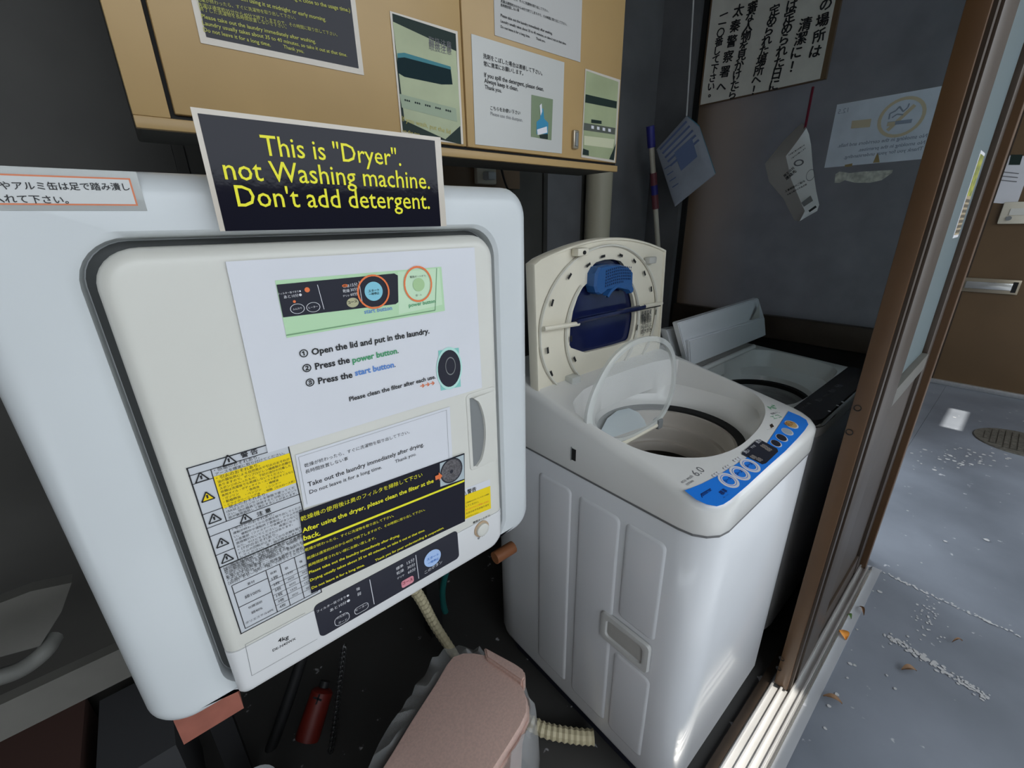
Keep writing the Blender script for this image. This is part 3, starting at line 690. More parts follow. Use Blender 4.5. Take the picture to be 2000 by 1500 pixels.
# instruction sheet
PA = PY(PD-.0012)
s1_ = sheet('instruction_sheet', PA, [(440, 511), (926, 483), (941, 757), (523, 884)], paper, 'large white laminated instruction sheet with a green control panel picture on the dryer door', 'notice')
pr = Print(s1_, PA.off(.0006))
pr.poly(lgreen, [(537, 548), (862, 521), (869, 607), (560, 660)], 1); pr.poly(mat('paler_green', (.60, .80, .56), .5), [(777, 531), (858, 524), (864, 595), (779, 614)], 1.5)
pr.line(mat('green_edge', (.20, .38, .20)), (559, 655), (850, 606), .0012, 2); pr.line(mat('green_edge', (0, 0, 0)), (850, 606), (853, 524), .0010, 2)
pr.poly(panel_bk, [(540, 556), (770, 534), (777, 538), (778, 590), (773, 594), (553, 620)], 2)
pr.line(whiteink, (620, 556), (633, 604), .0005, 3); pr.line(whiteink, (701, 549), (708, 594), .0005, 3)
pr.ell(cyan, (730, 569), .0092, 3); pr.ell(orange, (730, 570), .0165, 4, r0=.0148); pr.text(dgreen, 'スタート', (720, 571), (741, 568), 4, .02); pr.text(dgreen, '一時停止', (721, 577), (741, 574), 4, .02)
pr.ell(mat('button_green', (.42, .62, .32)), (818, 556), .0068, 3); pr.ell(orange, (817, 555), .0165, 4, r0=.0148, ry=.0185); pr.text(dgreen, '電源(オートオフ)', (801, 543), (832, 540), 4, .01); pr.text(dgreen, '切・入', (812, 579), (824, 577), 4, .01)
pr.text(whiteink, 'フィルター目づまり●', (543, 576), (588, 570), 3); pr.text(whiteink, 'あと10分●', (555, 583), (590, 578), 3)
pr.ell(orange, (600, 566), .0022, 3); pr.ell(orange, (575, 589), .0012, 3); pr.ell(orange, (674, 558), .0028, 3, ry=.0014)
for i in range(3): pr.text(whiteink, ('15分', '30分', '60分')[i], (685, 560+i*9), (699, 558+i*9), 3); pr.text(whiteink, ('標準', '乾燥', 'デリケ')[i], (670, 562+i*9), (683, 561+i*9), 3)
pr.ell(mat('olive_button', (.48, .46, .28)), (689, 591), .0058, 3, ry=.0045); pr.text(panel_bk, 'コース', (680, 594), (698, 590), 4, .02)
for c_, t_ in (((581, 603), 'ふんわり'), ((612, 600), 'ヒーター')):
    pr.ell(whiteink, c_, .0060, 3, ry=.0044, r0=.0055); pr.text(whiteink, t_, (c_[0]-9, c_[1]+3), (c_[0]+9, c_[1]), 4)
pr.text(blue_i, 'start button', (712, 613), (766, 605), 3, .01); pr.text(green_i, 'power button', (799, 600), (850, 591), 3, .01)
B_ = .028
pr.text(ink, '① Open the lid and put in the laundry.', (586, 698), (839, 651), 2, B_)
pr.text(ink, '② Press the', (592, 727), (684, 708), 2, B_); pr.text(green_i, 'power button', (689, 709), (776, 690), 2, B_); pr.text(ink, '.', (777, 690), (779, 689), 2, .02)
pr.text(ink, '③ Press the', (598, 755), (689, 737), 2, B_); pr.text(blue_i, 'start button', (694, 734), (770, 717), 2, B_); pr.text(ink, '.', (771, 717), (773, 716), 2, .02)
pr.text(ink, 'Please clean the filter after each use.', (683, 784), (851, 739), 2, .022); pr.text(orange, '→→→', (821, 758), (849, 751), 2, .03)
pr.poly(teal, [(856, 685), (896, 679), (900, 755), (861, 763)], 1); pr.ell(mat('pale_teal', (.5, .8, .72)), (878, 720), .0175, 2, ry=.026); pr.ell(panel_bk, (878, 720), .0155, 3, ry=.0225); pr.ell(grey_pl, (880, 715), .007, 4, ry=.011, r0=.0062); pr.done()
# white reminder sheet
PB = PY(PD-.0008)
s2 = sheet('reminder_sheet', PB, [(577, 889), (878, 794), (884, 905), (594, 992)], paper, 'small white sheet below the instruction sheet asking to take out the laundry', 'notice', t=.0004)
pr = Print(s2, PB.off(.0004))
pr.text(ink, '乾燥が終わったら、すぐに洗濯物を取り出して下さい。', (595, 913), (800, 846), 1, .01); pr.text(ink, '長時間放置しない事', (597, 925), (680, 898), 1, .01)
pr.text(ink, 'Take out the laundry immediately after drying.', (602, 951), (828, 871), 1, .012, 1.05); pr.text(ink, 'Do not leave it for a long time.', (605, 965), (746, 915), 1, .005); pr.text(ink, 'Thank you.', (772, 905), (813, 889), 1, .005)
for a, b in (((583, 893), (872, 801)), ((872, 801), (877, 895)), ((583, 893), (600, 985))): pr.line(grey_pl, a, b, .0003, 1)
pr.done()
# black filter sheet
PC = PY(PD-.0018)
s3 = sheet('filter_sheet', PC, [(584, 1001), (907, 885), (908, 1018), (608, 1159)], black_pr, 'black sheet with yellow writing about cleaning the filter, low on the dryer', 'notice', t=.0004)
pr = Print(s3, PC.off(.0004)); b = .012
pr.line(yel, (593, 1065), (907, 939), .0028, 1)
pr.text(yel, '乾燥機の使用後は奥のフィルタを掃除して下さい', (588, 1018), (825, 930), 1, b); pr.text(yel, 'After using the dryer, please clean the filter at the', (591, 1041), (847, 942), 1, .02); pr.text(yel, 'back.', (593, 1056), (626, 1045), 1, .02)
for t_, a_, b_ in (('乾燥が終わったら、すぐに洗濯物を取り出して下さい。', (596, 1077), (769, 1009)), ('乾燥は通常約35分から40分で終了しますので、その時間に取り出して下さい。', (600, 1093), (830, 997)), ('長時間放置されない様にお願い致します。', (602, 1107), (734, 1052)), ('Please take out the laundry immediately after drying.', (604, 1121), (781, 1047)), ('Drying usually takes about 35 to 40 minutes, so take it out at that time.', (606, 1136), (830, 1037)), ('Do not leave it for a long time.', (609, 1151), (712, 1105)), ('Thank you for your understanding & cooperation.', (733, 1097), (867, 1032))):
    pr.text(yel, t_, a_, b_, 1, .012)
pr.poly(mat('photo_grey', (.45, .52, .55), .4), [(859, 905), (906, 888), (907, 935), (860, 951)], 1); pr.ell(panel_bk, (882, 919), .0165, 2, ry=.0175); pr.ell(mat('filter_grey', (.16, .15, .16), .5, noise=.6, nscale=400), (882, 919), .0148, 3, ry=.0155); pr.ell(panel_bk, (882, 921), .0025, 4)
pr.poly(orange, [(850, 930), (857, 927), (857, 923), (864, 929), (858, 939), (858, 935), (851, 938)], 4); pr.done()
# recycling sticker on the dryer's upper left
PE = PY(DY)
ex = PE.at((-150, 320)).x
A = PE.at((272, 330)); A2 = PE.at((288, 412)); zt_ = PE.at((0, 320)).z; 
s4 = sheet('can_sticker', PE, None, mat('clear_tape', (.62, .64, .62), .2, alpha=.6), 'white Japanese sticker with an orange border at the upper left of the dryer', 'sticker', t=.0005, rawq=[(ex, DY, PE.at((275, 336)).z), (A2.x, DY, PE.at((275, 336)).z), (A2.x, DY, A2.z), (ex, DY, A2.z)])
pr = Print(s4, PE.off(.0005)); zt2 = PE.at((243, 348)).z; zb2 = PE.at((270, 402)).z; xr2 = PE.at((262, 376)).x
pr.poly(mat('orange_line', (.70, .22, .10)), [(ex, pr.pl.d, zt2), (xr2, pr.pl.d, zt2), (xr2, pr.pl.d, zb2), (ex, pr.pl.d, zb2)], .5, raw=True)
pr.poly(mat('sticker_white', (.62, .63, .62)), [(ex, pr.pl.d, zt2-.001), (xr2-.001, pr.pl.d, zt2-.001), (xr2-.001, pr.pl.d, zb2+.001), (ex, pr.pl.d, zb2+.001)], 1.2, raw=True)
pr.text(ink, 'やアルミ缶は足で踏み潰し', (2, 369), (254, 371), 2, .015); pr.text(ink, '入れて下さい。', (-14, 394), (135, 397), 2, .015); pr.done()

# ================================================================== WASHING MACHINE (near)
SL, ZR = .2, -.399
def zt_w1(y): return ZR+SL*y
wx0, wx1, wy0, wy1 = .503, .934, .186, .668
w1 = thing('washing_machine', 'white top-loading washing machine with blue control panel and raised lid', 'washing machine', (.72, .43, -1.0))
N = 96; wc = (.7185, .40)
def front_round(ins, bulge=.008):
    P = rr(wx0+ins, wx1-ins, wy0+ins, wy1-ins, [.045, .012, .012, .045], 10); Q = []
    for x, y in P:
        t = (x-wx0)/(wx1-wx0); Q.append((x, y-bulge*math.sin(math.pi*t)*max(0, 1-(y-wy0)/.10)))
    return radial(Q, wc, N)
O = lambda ins: front_round(ins)
bm = NB()
loft(bm, [[(x, y, z) for x, y in O(i)] for i, z in ((.006, -1.0), (.002, -.985), (.002, -.42), (.004, -.4165), (.006, -.4165))], cap0=True)
cab = obj('cabinet', bm, wwash, w1, smooth=True)
seamz = -.4145
bm = NB(); loft(bm, [ring2_(O(.0012), z) for z in (-.4185, -.4150)] if 0 else [[(x, y, z) for x, y in O(.0012)] for z in (-.4188, -.4150)]); obj('seam', bm, mat('seam_grey', (.16, .16, .16)), w1)
opn = chaikin([(.520, .505), (.516, .36), (.540, .300), (.60, .256), (.66, .240), (.72, .238), (.80, .246), (.868, .266), (.905, .295), (.918, .33), (.918, .44), (.905, .505)], 2)
tc_ = (.742, .395)
def ring2(P, z): return [(x, y, z) for x, y in P]
bm = NB(); L = [ring2(O(.0045), seamz-.002), ring2(O(.001), seamz), ring2(O(0), seamz+.003)]
for k in range(6):
    a = math.pi/2*k/5; ins = .013*(1-math.cos(a)); L.append([(x, y, zt_w1(y)-.016*(1-math.sin(a))) for x, y in O(ins)])
op = radial(opn, wc, N)
L.append([(x, y, zt_w1(y)) for x, y in op]); L.append([(x, y, zt_w1(y)-.006) for x, y in scl(op, wc, .985)])
L.append([(x, y, min(zt_w1(y)-.02, -.362)) for x, y in scl(op, wc, .965)])
c1 = radial(circ(tc_, .150, 72), wc, N); L.append([(x, y, -.378) for x, y in c1])
c2 = radial(circ(tc_, .142, 72), wc, N); L.append([(x, y, -.392) for x, y in c2]); L.append([(x, y, -.402) for x, y in c2])
loft(bm, L); top = obj('top_cover', bm, wtop, w1, smooth=True)
bm = NB(); loft(bm, [[(x, y, z) for x, y in circ(tc_, r, 64)] for r, z in ((.144, -.401), (.128, -.405), (.128, -.42))]); obj('gasket', bm, gapm, w1, smooth=True)
bm = NB(); loft(bm, [[(x, y, z) for x, y in circ(tc_, r, 64)] for r, z in ((.133, -.418), (.129, -.410), (.123, -.411), (.121, -.420), (.120, -.438), (.117, -.442), (.109, -.443), (.106, -.448), (.105, -.470), (.101, -.475), (.094, -.476), (.091, -.482), (.090, -.495), (.115, -.50))]); obj('balance_ring', bm, drum, w1, smooth=True)
bm = NB(); loft(bm, [[(x, y, z) for x, y in circ(tc_, r, 64)] for r, z in ((.115, -.49), (.117, -.70), (.10, -.72))], cap1=True); tub = obj('tub', bm, mat('tub_steel', (.22, .19, .16), .35, metal=.5, noise=.15, nscale=12), w1, smooth=True)
bm = NB(); loft(bm, [[(x, y, z) for x, y in circ(tc_, r, 32)] for r, z in ((.075, -.718), (.07, -.70), (.02, -.69))], cap1=True); obj('agitator', bm, drum, tub, smooth=True)
bm = NB(); loft(bm, [ring2(O(.020), -1.045), ring2(O(.014), -1.0)], cap0=True, cap1=True); obj('base', bm, mat('navy_base', (.012, .014, .03), .6), w1)
# pressed panels on the left side
PL = PX(wx0)
def pad(name, p0, p1, ztop, zbot, m=wwash, d=.0028, r=.010, parent=w1, edge=.004):
    y1 = PL.at(p0).y; y0 = PL.at(p1).y; bm = NB(); L = []
    for ins, dx in ((0, 0), (edge*.4, d*.7), (edge, d), ):
        L.append([(wx0+.002-dx, y, z) for y, z in rr(y0+ins, y1-ins, zbot+ins, ztop-ins, r, 5)])
    loft(bm, L, cap1=True); bmesh.ops.recalc_face_normals(bm, faces=bm.faces); return obj(name, bm, m, parent, smooth=True)
pad('side_panel', (1052, 905), (1116, 940), -.455, -.955, edge=.005); pad('side_panel', (1131, 955), (1212, 1000), -.455, -.955, edge=.005)
pad('side_panel', (1223, 1010), (1303, 1058), -.455, -.655, edge=.005); pad('side_panel', (1200, 1260), (1272, 1310), -.745, -.955, edge=.005)
hy1 = PL.at((1178, 1210)).y; hy0 = PL.at((1265, 1290)).y; hz1_ = PL.at((1182, 1207)).z; hz0_ = PL.at((1180, 1240)).z
bm = NB(); L = []
hz1_, hz0_ = -.670, -.728
for ins, dx in ((-.004, -.001), (-.002, .0045), (.004, .0055), (.009, .0045), (.011, .001)):
    L.append([(wx0-dx, y, z) for y, z in rr(hy0+ins, hy1-ins, hz0_+ins, hz1_-ins, .008, 5)])
loft(bm, L, cap1=True); bmesh.ops.recalc_face_normals(bm, faces=bm.faces); sh = obj('side_handle', bm, mat('handle_white', (.60, .60, .58), .35), w1, smooth=True)
bm = NB(); L = [[(wx0-dx, y, z) for y, z in rr(hy0+ins, hy1-ins, hz0_+ins, hz1_-ins, .005, 5)] for ins, dx in ((.0108, .0012), (.020, .0022))]
loft(bm, L, cap1=True); bmesh.ops.recalc_face_normals(bm, faces=bm.faces); obj('handle_recess', bm, mat('handle_shadow', (.45, .44, .41), .5), sh)
c = PL.at((1121, 888)); bx('cover_slot', (wx0-.0012, c.y-.0045, c.z-.011), (wx0+.01, c.y+.0045, c.z+.011), gapm, w1)
bx('cover_slot_lip', (wx0-.0015, c.y+.0045, c.z-.013), (wx0, c.y+.0065, c.z+.013), grey_pl, w1)
# blue control panel on the sloping front
PT = Plane((0, -SL, 1), ZR)
pr = Print(w1, PT)
BP = [(1337, 958), (1347, 966), (1360, 976), (1380, 985), (1400, 989), (1413, 985), (1427, 976), (1460, 948), (1500, 911), (1535, 880), (1560, 854), (1572, 840), (1579, 829), (1575, 820), (1562, 812), (1540, 803), (1530, 818), (1512, 845), (1494, 872), (1450, 899), (1400, 930), (1370, 945)]
q_ = PT.off(.0008); bm = NB(); a = [bm.verts.new(q_.at(p)) for p in BP]; b = [bm.verts.new(PT.at(p)) for p in BP]
bm.faces.new(a)
for i in range(len(BP)): bm.faces.new((a[i], b[i], b[(i+1) % len(BP)], a[(i+1) % len(BP)]))
bmesh.ops.recalc_face_normals(bm, faces=bm.faces); bpn = obj('control_panel', bm, bluep, w1)
pr = Print(bpn, PT.off(.0008))
pr.poly(panel_bk, [(1450, 883), (1478, 859), (1484, 858), (1518, 876), (1520, 882), (1496, 905), (1489, 907), (1449, 887)], 1, nm='display')
for i in range(3): pr.text(whiteink, ('洗い', 'すすぎ', '脱水')[i], (1457+i*12, 886-i*10), (1466+i*11, 881-i*10), 2, .02)
for i, c_ in enumerate(((1475, 895), (1487, 900), (1496, 874), (1505, 880))): pr.text(mat('dim_segment', (.25, .22, .2)), '88', (c_[0]-3, c_[1]+2), (c_[0]+4, c_[1]-2), 2, .04)
for c_ in ((1423, 938), (1445, 924), (1465, 909)):
    pr.ell(whiteink, c_, .0165, 1, ry=.0150, r0=.0125); pr.ell(whiteink, c_, .0115, 1, ry=.0105, r0=.0095); pr.text(whiteink, '●●●', (c_[0]-27, c_[1]-6), (c_[0]-14, c_[1]-14), 1); pr.text(mat('navy_ink', (.01, .03, .16)), 'コース', (c_[0]-5, c_[1]+4), (c_[0]+7, c_[1]-3), 2, .03)
for c_, m_, r_ in (((1546, 829), gold, .0135), ((1538, 843), mat('silver_button', (.40, .45, .50), .3), .0115), ((1527, 855), panel_bk, .0115), ((1516, 866), panel_bk, .0105)):
    pr.ell(whiteink, c_, r_*1.05, .6, ry=r_*.85); pr.ell(m_, (c_[0]-.6, c_[1]-.6), r_*.95, 1.2, ry=r_*.72, nm='button')
pr.text(mat('dark_orange', (.35, .12, .02)), '切入', (1541, 833), (1553, 826), 2, .03)
pr.text(mat('navy_ink', (0, 0, 0)), 'INVERTER', (1374, 969), (1391, 957), 1, .03)
pr.line(mat('navy_ink', (0, 0, 0)), (1369, 965), (1388, 954), .0012, 1); pr.line(mat('navy_ink', (0, 0, 0)), (1369, 965), (1372, 972), .0012, 1)
pr.text(mat('navy_ink', (0, 0, 0)), '標準', (1411, 967), (1422, 959), 1, .03); pr.text(mat('navy_ink', (0, 0, 0)), '毛布・すすぎ', (1414, 973), (1424, 966), 1, .01); pr.done()
pr = Print(top, PT)
pr.text(inkg, '6.0', (1363, 931), (1378, 919), 1, .0, .85); pr.text(inkg, 'eco wash', (1333, 944), (1355, 931), 1, .0); pr.text(inkg, 'system', (1342, 948), (1356, 940), 1, 0)
for i, (c_, t_, m_) in enumerate((((1506, 800), 'Ag+', green_i), ((1508, 810), '部屋干し', inkg), ((1512, 819), 'エコ', green_i), ((1499, 840), 'チャイルドロック', inkg))): pr.text(m_, t_, c_, (c_[0]+(16 if i else 12), c_[1]-(4 if i else 6)), 1, .01)
pr.poly(mat('sensor_window', (.05, .03, .02), .2), [(1503, 830), (1508, 827), (1512, 833), (1506, 836)], 1)
pr.done()
# ---- raised folding lid
PLd = PY(.535); ld = thing('lid', '', '', (0, 0, 0)); bpy.data.objects.remove(ld)
lx0, lx1 = .508, .916; zb_, zs = -.312, -.062
arc = []
for i in range(17):
    t = i/16; x = lx0+(lx1-lx0)*t; arc.append((x, zs+.033*math.sin(math.pi*t)**.9))
out = [(lx0+.004, zb_)]+[(lx1+.004, zb_)]+arc[::-1]
cL = (.71, -.2)
ro = radial(out, cL, 96)
yl = lambda z: .535+(z-zb_)*.03
hole_ = radial(chaikin([(.600, -.245), (.604, -.17), (.630, -.120), (.660, -.105), (.66, -.075), (.712, -.068), (.765, -.078), (.768, -.105), (.800, -.145), (.815, -.19), (.806, -.243), (.792, -.252)], 1), cL, 96)
bm = NB(); L = []
for P_, d in ((ro, .020), (ro, .003), (scl(ro, cL, .992), 0), (scl(ro, cL, .975), 0), (scl(ro, cL, .968), .004), (hole_, .004), (hole_, .012)):
    L.append([(x, yl(z)+d, z) for x, z in P_])
loft(bm, L); bm2 = bm
lid = obj('lid', bm2, ivory, w1, smooth=True)
bm = NB(); vs = [bm.verts.new((x, yl(z)+.0145, z)) for x, z in scl(hole_, cL, 1.02)]; bm.faces.new(vs)
vs = [bm.verts.new((x, yl(z)+.0205, z)) for x, z in ro]; bm.faces.new(vs[::-1]); 
bm.faces.ensure_lookup_table(); bm.faces[1].material_index = 1
obj('lid_window', bm, [navy, white], lid)
pr = Print(lid, PY(.5385))
gro = mat('lid_groove', (.42, .40, .34), .5)
def ringy(c, rx, rz, w, h, m, nm, par, a0=0, a1=360, n=72, y=.537):
    bm = NB(); L = []
    for k in range(n+1):
        a = math.radians(a0+(a1-a0)*k/n); cs, sn = math.cos(a), math.sin(a)
        L.append([(c[0]+(rx+dx)*cs, y+(c[1]+(rz+dx)*sn-zb_)*.03-dy, c[1]+(rz+dx)*sn) for dx, dy in ((-w, 0), (-w*.5, h), (w*.5, h), (w, 0))])
    loft(bm, L, closed=False); obj(nm, bm, m, par, smooth=True)
ringy((.706, -.195), .186, .152, .0025, .004, mat('lid_rib', (.66, .64, .56), .35), 'outer_rib', lid, -50, 232)
ringy((.706, -.203), .117, .117, .003, .004, mat('lid_rib', (0, 0, 0)), 'inner_rib', lid, -230, 52)
bm = NB(); bm_l = []
for p in ((1184, 501), (1219, 499), (1245, 510), (1264, 534), (1276, 565), (1284, 610), (1155, 518), (1118, 540), (1083, 592), (1072, 685), (1078, 730), (1098, 772), (1118, 662), (1124, 702), (1150, 735), (1247, 640)):
    c = PY(.5345).at(p); a = math.atan2(c.z+.195, c.x-.706)+math.pi/2; w, h = .0062, .0025
    ca, sa = math.cos(a), math.sin(a); yy = yl(c.z)-.0008
    bm.faces.new([bm.verts.new((c.x+u*ca-v*sa, yy, c.z+u*sa+v*ca)) for u, v in ((-w, -h), (w, -h), (w, h), (-w, h))])
obj('lid_slots', bm, gapm, lid, kind='stuff')
# hinge bar across the lid and blue latch grille
q5 = PY(.531); a = q5.at((1062, 642)); b = q5.at((1130, 632)); c = q5.at((1248, 600)); d = q5.at((1292, 592))
bm = NB(); tube(bm, [a, b], .0045, 8); obj('hinge_bar', bm, ivory, lid, smooth=True); bm = NB(); tube(bm, [c, d], .0045, 8); obj('hinge_bar', bm, ivory, lid, smooth=True)
bm = NB(); tube(bm, [q5.at((1125, 628)), q5.at((1258, 599))], .0055, 8); obj('hinge_rod', bm, navy, lid, smooth=True)
bm = NB(); tube(bm, [q5.at((1062, 645)), q5.at((1290, 597))], .0012, 6); obj('fold_line', bm, gapm, lid)
g = [(1166, 572), (1163, 560), (1165, 535), (1172, 522), (1190, 517), (1213, 517), (1230, 522), (1238, 532), (1237, 558), (1240, 566), (1238, 572), (1226, 566), (1205, 562), (1185, 566), (1173, 576)]
bm = NB(); A = [PY(.524).at(p) for p in g]; cA = sum(A, Vector())/len(A); f_ = [bm.verts.new(cA+(p-cA)*.93) for p in A]; m1 = [bm.verts.new((p.x, .528, p.z)) for p in A]; b_ = [bm.verts.new((p.x, .548, p.z)) for p in A]
bm.faces.new(f_)
for i in range(len(A)): k = (i+1) % len(A); bm.faces.new((f_[i], m1[i], m1[k], f_[k])); bm.faces.new((m1[i], b_[i], b_[k], m1[k]))
bmesh.ops.recalc_face_normals(bm, faces=bm.faces); gr = obj('lint_grille', bm, bluep_l, lid)
bm = NB(); a = PY(.5235).at((1183, 527)); b = PY(.5235).at((1232, 548))
for i in range(14):
    for j in range(6):
        if j == 5 and i > 9: continue
        x = a.x+(b.x-a.x)*(i+.5)/14; z = a.z+(b.z-a.z-.006)*(j+.5)/6+(.004*math.sin(i/14*3.1)); s = .0013; bm.faces.new([bm.verts.new((x+u*s, .5232, z+v*s*1.4)) for u, v in ((-1, -1), (1, -1), (1, 1), (-1, 1))])
obj('grille_holes', bm, mat('deep_blue', (.005, .02, .08)), gr, kind='stuff')
ringy((PY(.53).at((1205, 592)).x, PY(.53).at((1205, 592)).z), .045, .036, .006, .010, bluep_l, 'latch_arch', gr, 30, 150, 24, .528)
# instruction print on the lid, water-inlet marks
pr = Print(lid, PY(.5375))
for k in range(7):
    pr.text(ink, ['洗濯', '槽の', '掃除', '毛布', '糸くず', 'つけ', 'おき'][k]*2, (1252, 616+k*6), (1272, 611+k*6), 1, .02)
pr.text(ink, 'ふたのロック確認', (1254, 670), (1258, 616), 1); pr.poly(ink, [(1163, 728), (1177, 722), (1177, 727), (1163, 733)], 1); pr.done()
c = q5.at((1140, 493)); bm = NB(); box(bm, (c.x-.018, .528, c.z-.006), (c.x+.012, .545, c.z+.008), .003); lt = obj('lid_latch', bm, ivory, lid, smooth=True); bm = NB(); tube(bm, [(c.x-.002, .5285, c.z), (c.x-.002, .526, c.z)], .0035, 12); obj('latch_hole', bm, gapm, lt)
c = q5.at((1280, 505)); bm = NB(); box(bm, (c.x-.022, .530, c.z-.010), (c.x+.006, .545, c.z+.004), .003); obj('grip_pocket', bm, mat('pocket', (.50, .49, .45), .4), lid, smooth=True)
c = q5.at((1118, 745)); bm = NB(); box(bm, (c.x-.012, .520, c.z-.02), (c.x+.014, .545, c.z+.012), .003); obj('spring_housing', bm, clearrim, lid, smooth=True)
c = q5.at((1100, 768)); bm = NB(); tube(bm, [(c.x-.02, .528, c.z-.004), (c.x+.10, .528, c.z+.004)], .0035, 8); obj('lid_pivot', bm, grey_pl, lid, smooth=True)
bm = NB(); tube(bm, [(.512, .545, -.306), (.912, .545, -.306)], .008, 10); obj('rear_hinge', bm, ivory, w1, smooth=True)
# ---- clear inner lid standing on its hinge bar
q4 = PY(.42); oi = [q4.at(p) for p in ((1195, 868), (1150, 848), (1141, 830), (1150, 790), (1170, 748), (1197, 706), (1224, 680), (1252, 663), (1290, 656), (1314, 668), (1323, 695), (1321, 735), (1310, 775), (1292, 808), (1272, 829))]
oi2 = chaikin([(p.x, p.z) for p in oi], 2); ci = (.665, -.30); ri = radial(oi2, ci, 72)
yi = lambda z: .42+(z+.385)*.10-.01
bm = NB(); L = [[(x, yi(z)+d, z) for x, z in P_] for P_, d in ((ri, .006), (ri, 0), (scl(ri, ci, .97), -.002), (scl(ri, ci, .91), -.001), (scl(ri, ci, .90), .004))]
loft(bm, L); il = obj('inner_lid', bm, clearrim, w1, smooth=True)
bm = NB(); L = [[(x, yi(z)+.004, z) for x, z in scl(ri, ci, .90)]]; vs = [bm.verts.new(p) for p in L[0]]; bm.faces.new(vs); obj('clear_panel', bm, clearp, il)
hp = [(p.x, p.z) for p in (q4.at((1180, 853)), q4.at((1165, 840)), q4.at((1180, 815)), q4.at((1200, 800)), q4.at((1222, 795)), q4.at((1240, 803)), q4.at((1250, 818)), q4.at((1252, 828)))]
bm = NB(); bm.faces.new([bm.verts.new((x, yi(z)-.003, z)) for x, z in hp]); obj('frosted_flap', bm, frostp, il)
bm = NB(); tube(bm, [(.575, .412, -.388), (.735, .412, -.386)], .0055, 8); obj('inner_hinge_bar', bm, ivory, il, smooth=True)
bm = NB(); box(bm, (.722, .405, -.395), (.738, .42, -.375), .002); obj('hinge_clip', bm, grey_pl, il)

# ================================================================== WASHING MACHINE (far)
w2 = thing('washing_machine', 'far washing machine with graphite front panel and white folded-up lid', 'washing machine', (1.2, .45, FL))
vx0, vx1, vy0, vy1 = .972, 1.452, .200, .70; vc = (1.20, .40)
def v_out(i): return radial(rr(vx0+i, vx1-i, vy0+i, vy1-i, [.05, .012, .012, .05], 10), vc, N)
zt2_ = lambda y: -.392+.06*(y-.25)
bm = NB(); loft(bm, [ring2(v_out(i), z) for i, z in ((.03, -1.02), (.01, -1.0), (.004, -.985), (.004, -.44), (.007, -.436))], cap0=True); obj('cabinet', bm, mat('washer_silver', (.72, .73, .76), .3, coat=.3), w2, smooth=True)
vop = radial(chaikin([(1.00, .52), (.99, .34), (1.02, .275), (1.10, .262), (1.32, .262), (1.405, .275), (1.43, .34), (1.42, .52)], 2), vc, N)
vt = (1.20, .395)
bm = NB(); L = [ring2(v_out(.004), -.437), ring2(v_out(0), -.433)]
for k in range(6):
    a = math.pi/2*k/5; i_ = .012*(1-math.cos(a)); L.append([(x, y, zt2_(y)-.014*(1-math.sin(a))) for x, y in v_out(i_)])
L += [[(x, y, zt2_(y)) for x, y in vop], [(x, y, zt2_(y)-.006) for x, y in scl(vop, vc, .985)], [(x, y, -.425) for x, y in scl(vop, vc, .90)]]
L.append([(x, y, -.437) for x, y in radial(circ(vt, .15, 72, .125), vc, N)]); L.append([(x, y, -.45) for x, y in radial(circ(vt, .145, 72, .12), vc, N)])
loft(bm, L); t2 = obj('top_cover', bm, wtop, w2, smooth=True)
bm = NB(); loft(bm, [[(x, y, z) for x, y in circ(vt, r, 64, r*.85)] for r, z in ((.15, -.448), (.136, -.452), (.134, -.48))]); obj('gasket', bm, gapm, w2, smooth=True)
bm = NB(); loft(bm, [[(x, y, z) for x, y in circ(vt, r, 64, r*.85)] for r, z in ((.137, -.47), (.132, -.462), (.126, -.478), (.122, -.50), (.118, -.51), (.128, -.52), (.128, -.70))], cap1=True); obj('tub', bm, steel, w2, smooth=True)
# graphite panel along the front
vp = []
for x, y in rr(vx0+.003, vx1-.003, vy0+.003, .262, [.045, .001, .001, .045], 8): vp.append((x, y))
bm = NB(); loft(bm, [[(x, y, zt2_(y)-.028) for x, y in scl(vp, (1.21, .25), 1.004)], [(x, y, zt2_(y)-.006) for x, y in scl(vp, (1.21, .25), 1.008)], [(x, y, zt2_(y)+.0012) for x, y in scl(vp, (1.21, .25), .992)]], cap1=True); gp = obj('front_panel', bm, dkpanel, w2, smooth=True)
P2 = Plane((0, -.06, 1), -.392-.015+.0014); pr = Print(gp, P2)
for p in ((1620, 803), (1636, 792), (1646, 785)): pr.ell(whiteink, p, .004, 1, ry=.003)
pr.text(inkg, 'ステンレス槽', (1568, 800), (1585, 788), 1); 
for k in range(4): pr.text(inkg, ('洗い', 'すすぎ', '脱水', '予約')[k], (1600+k*13, 785-k*9), (1608+k*13, 780-k*9), 1)
pr.done()
bm = NB(); tube(bm, [(x, y, zt2_(y)-.012) for x, y in [(vx0+.0, .245)]+[(x-0.001, y-.001) for x, y in rr(vx0, vx1, vy0, .27, [.045, .001, .001, .045], 8)][-7:]+[(1.10, vy0-.001)]], .0015, 6); obj('chrome_trim', bm, silver, gp, smooth=True)
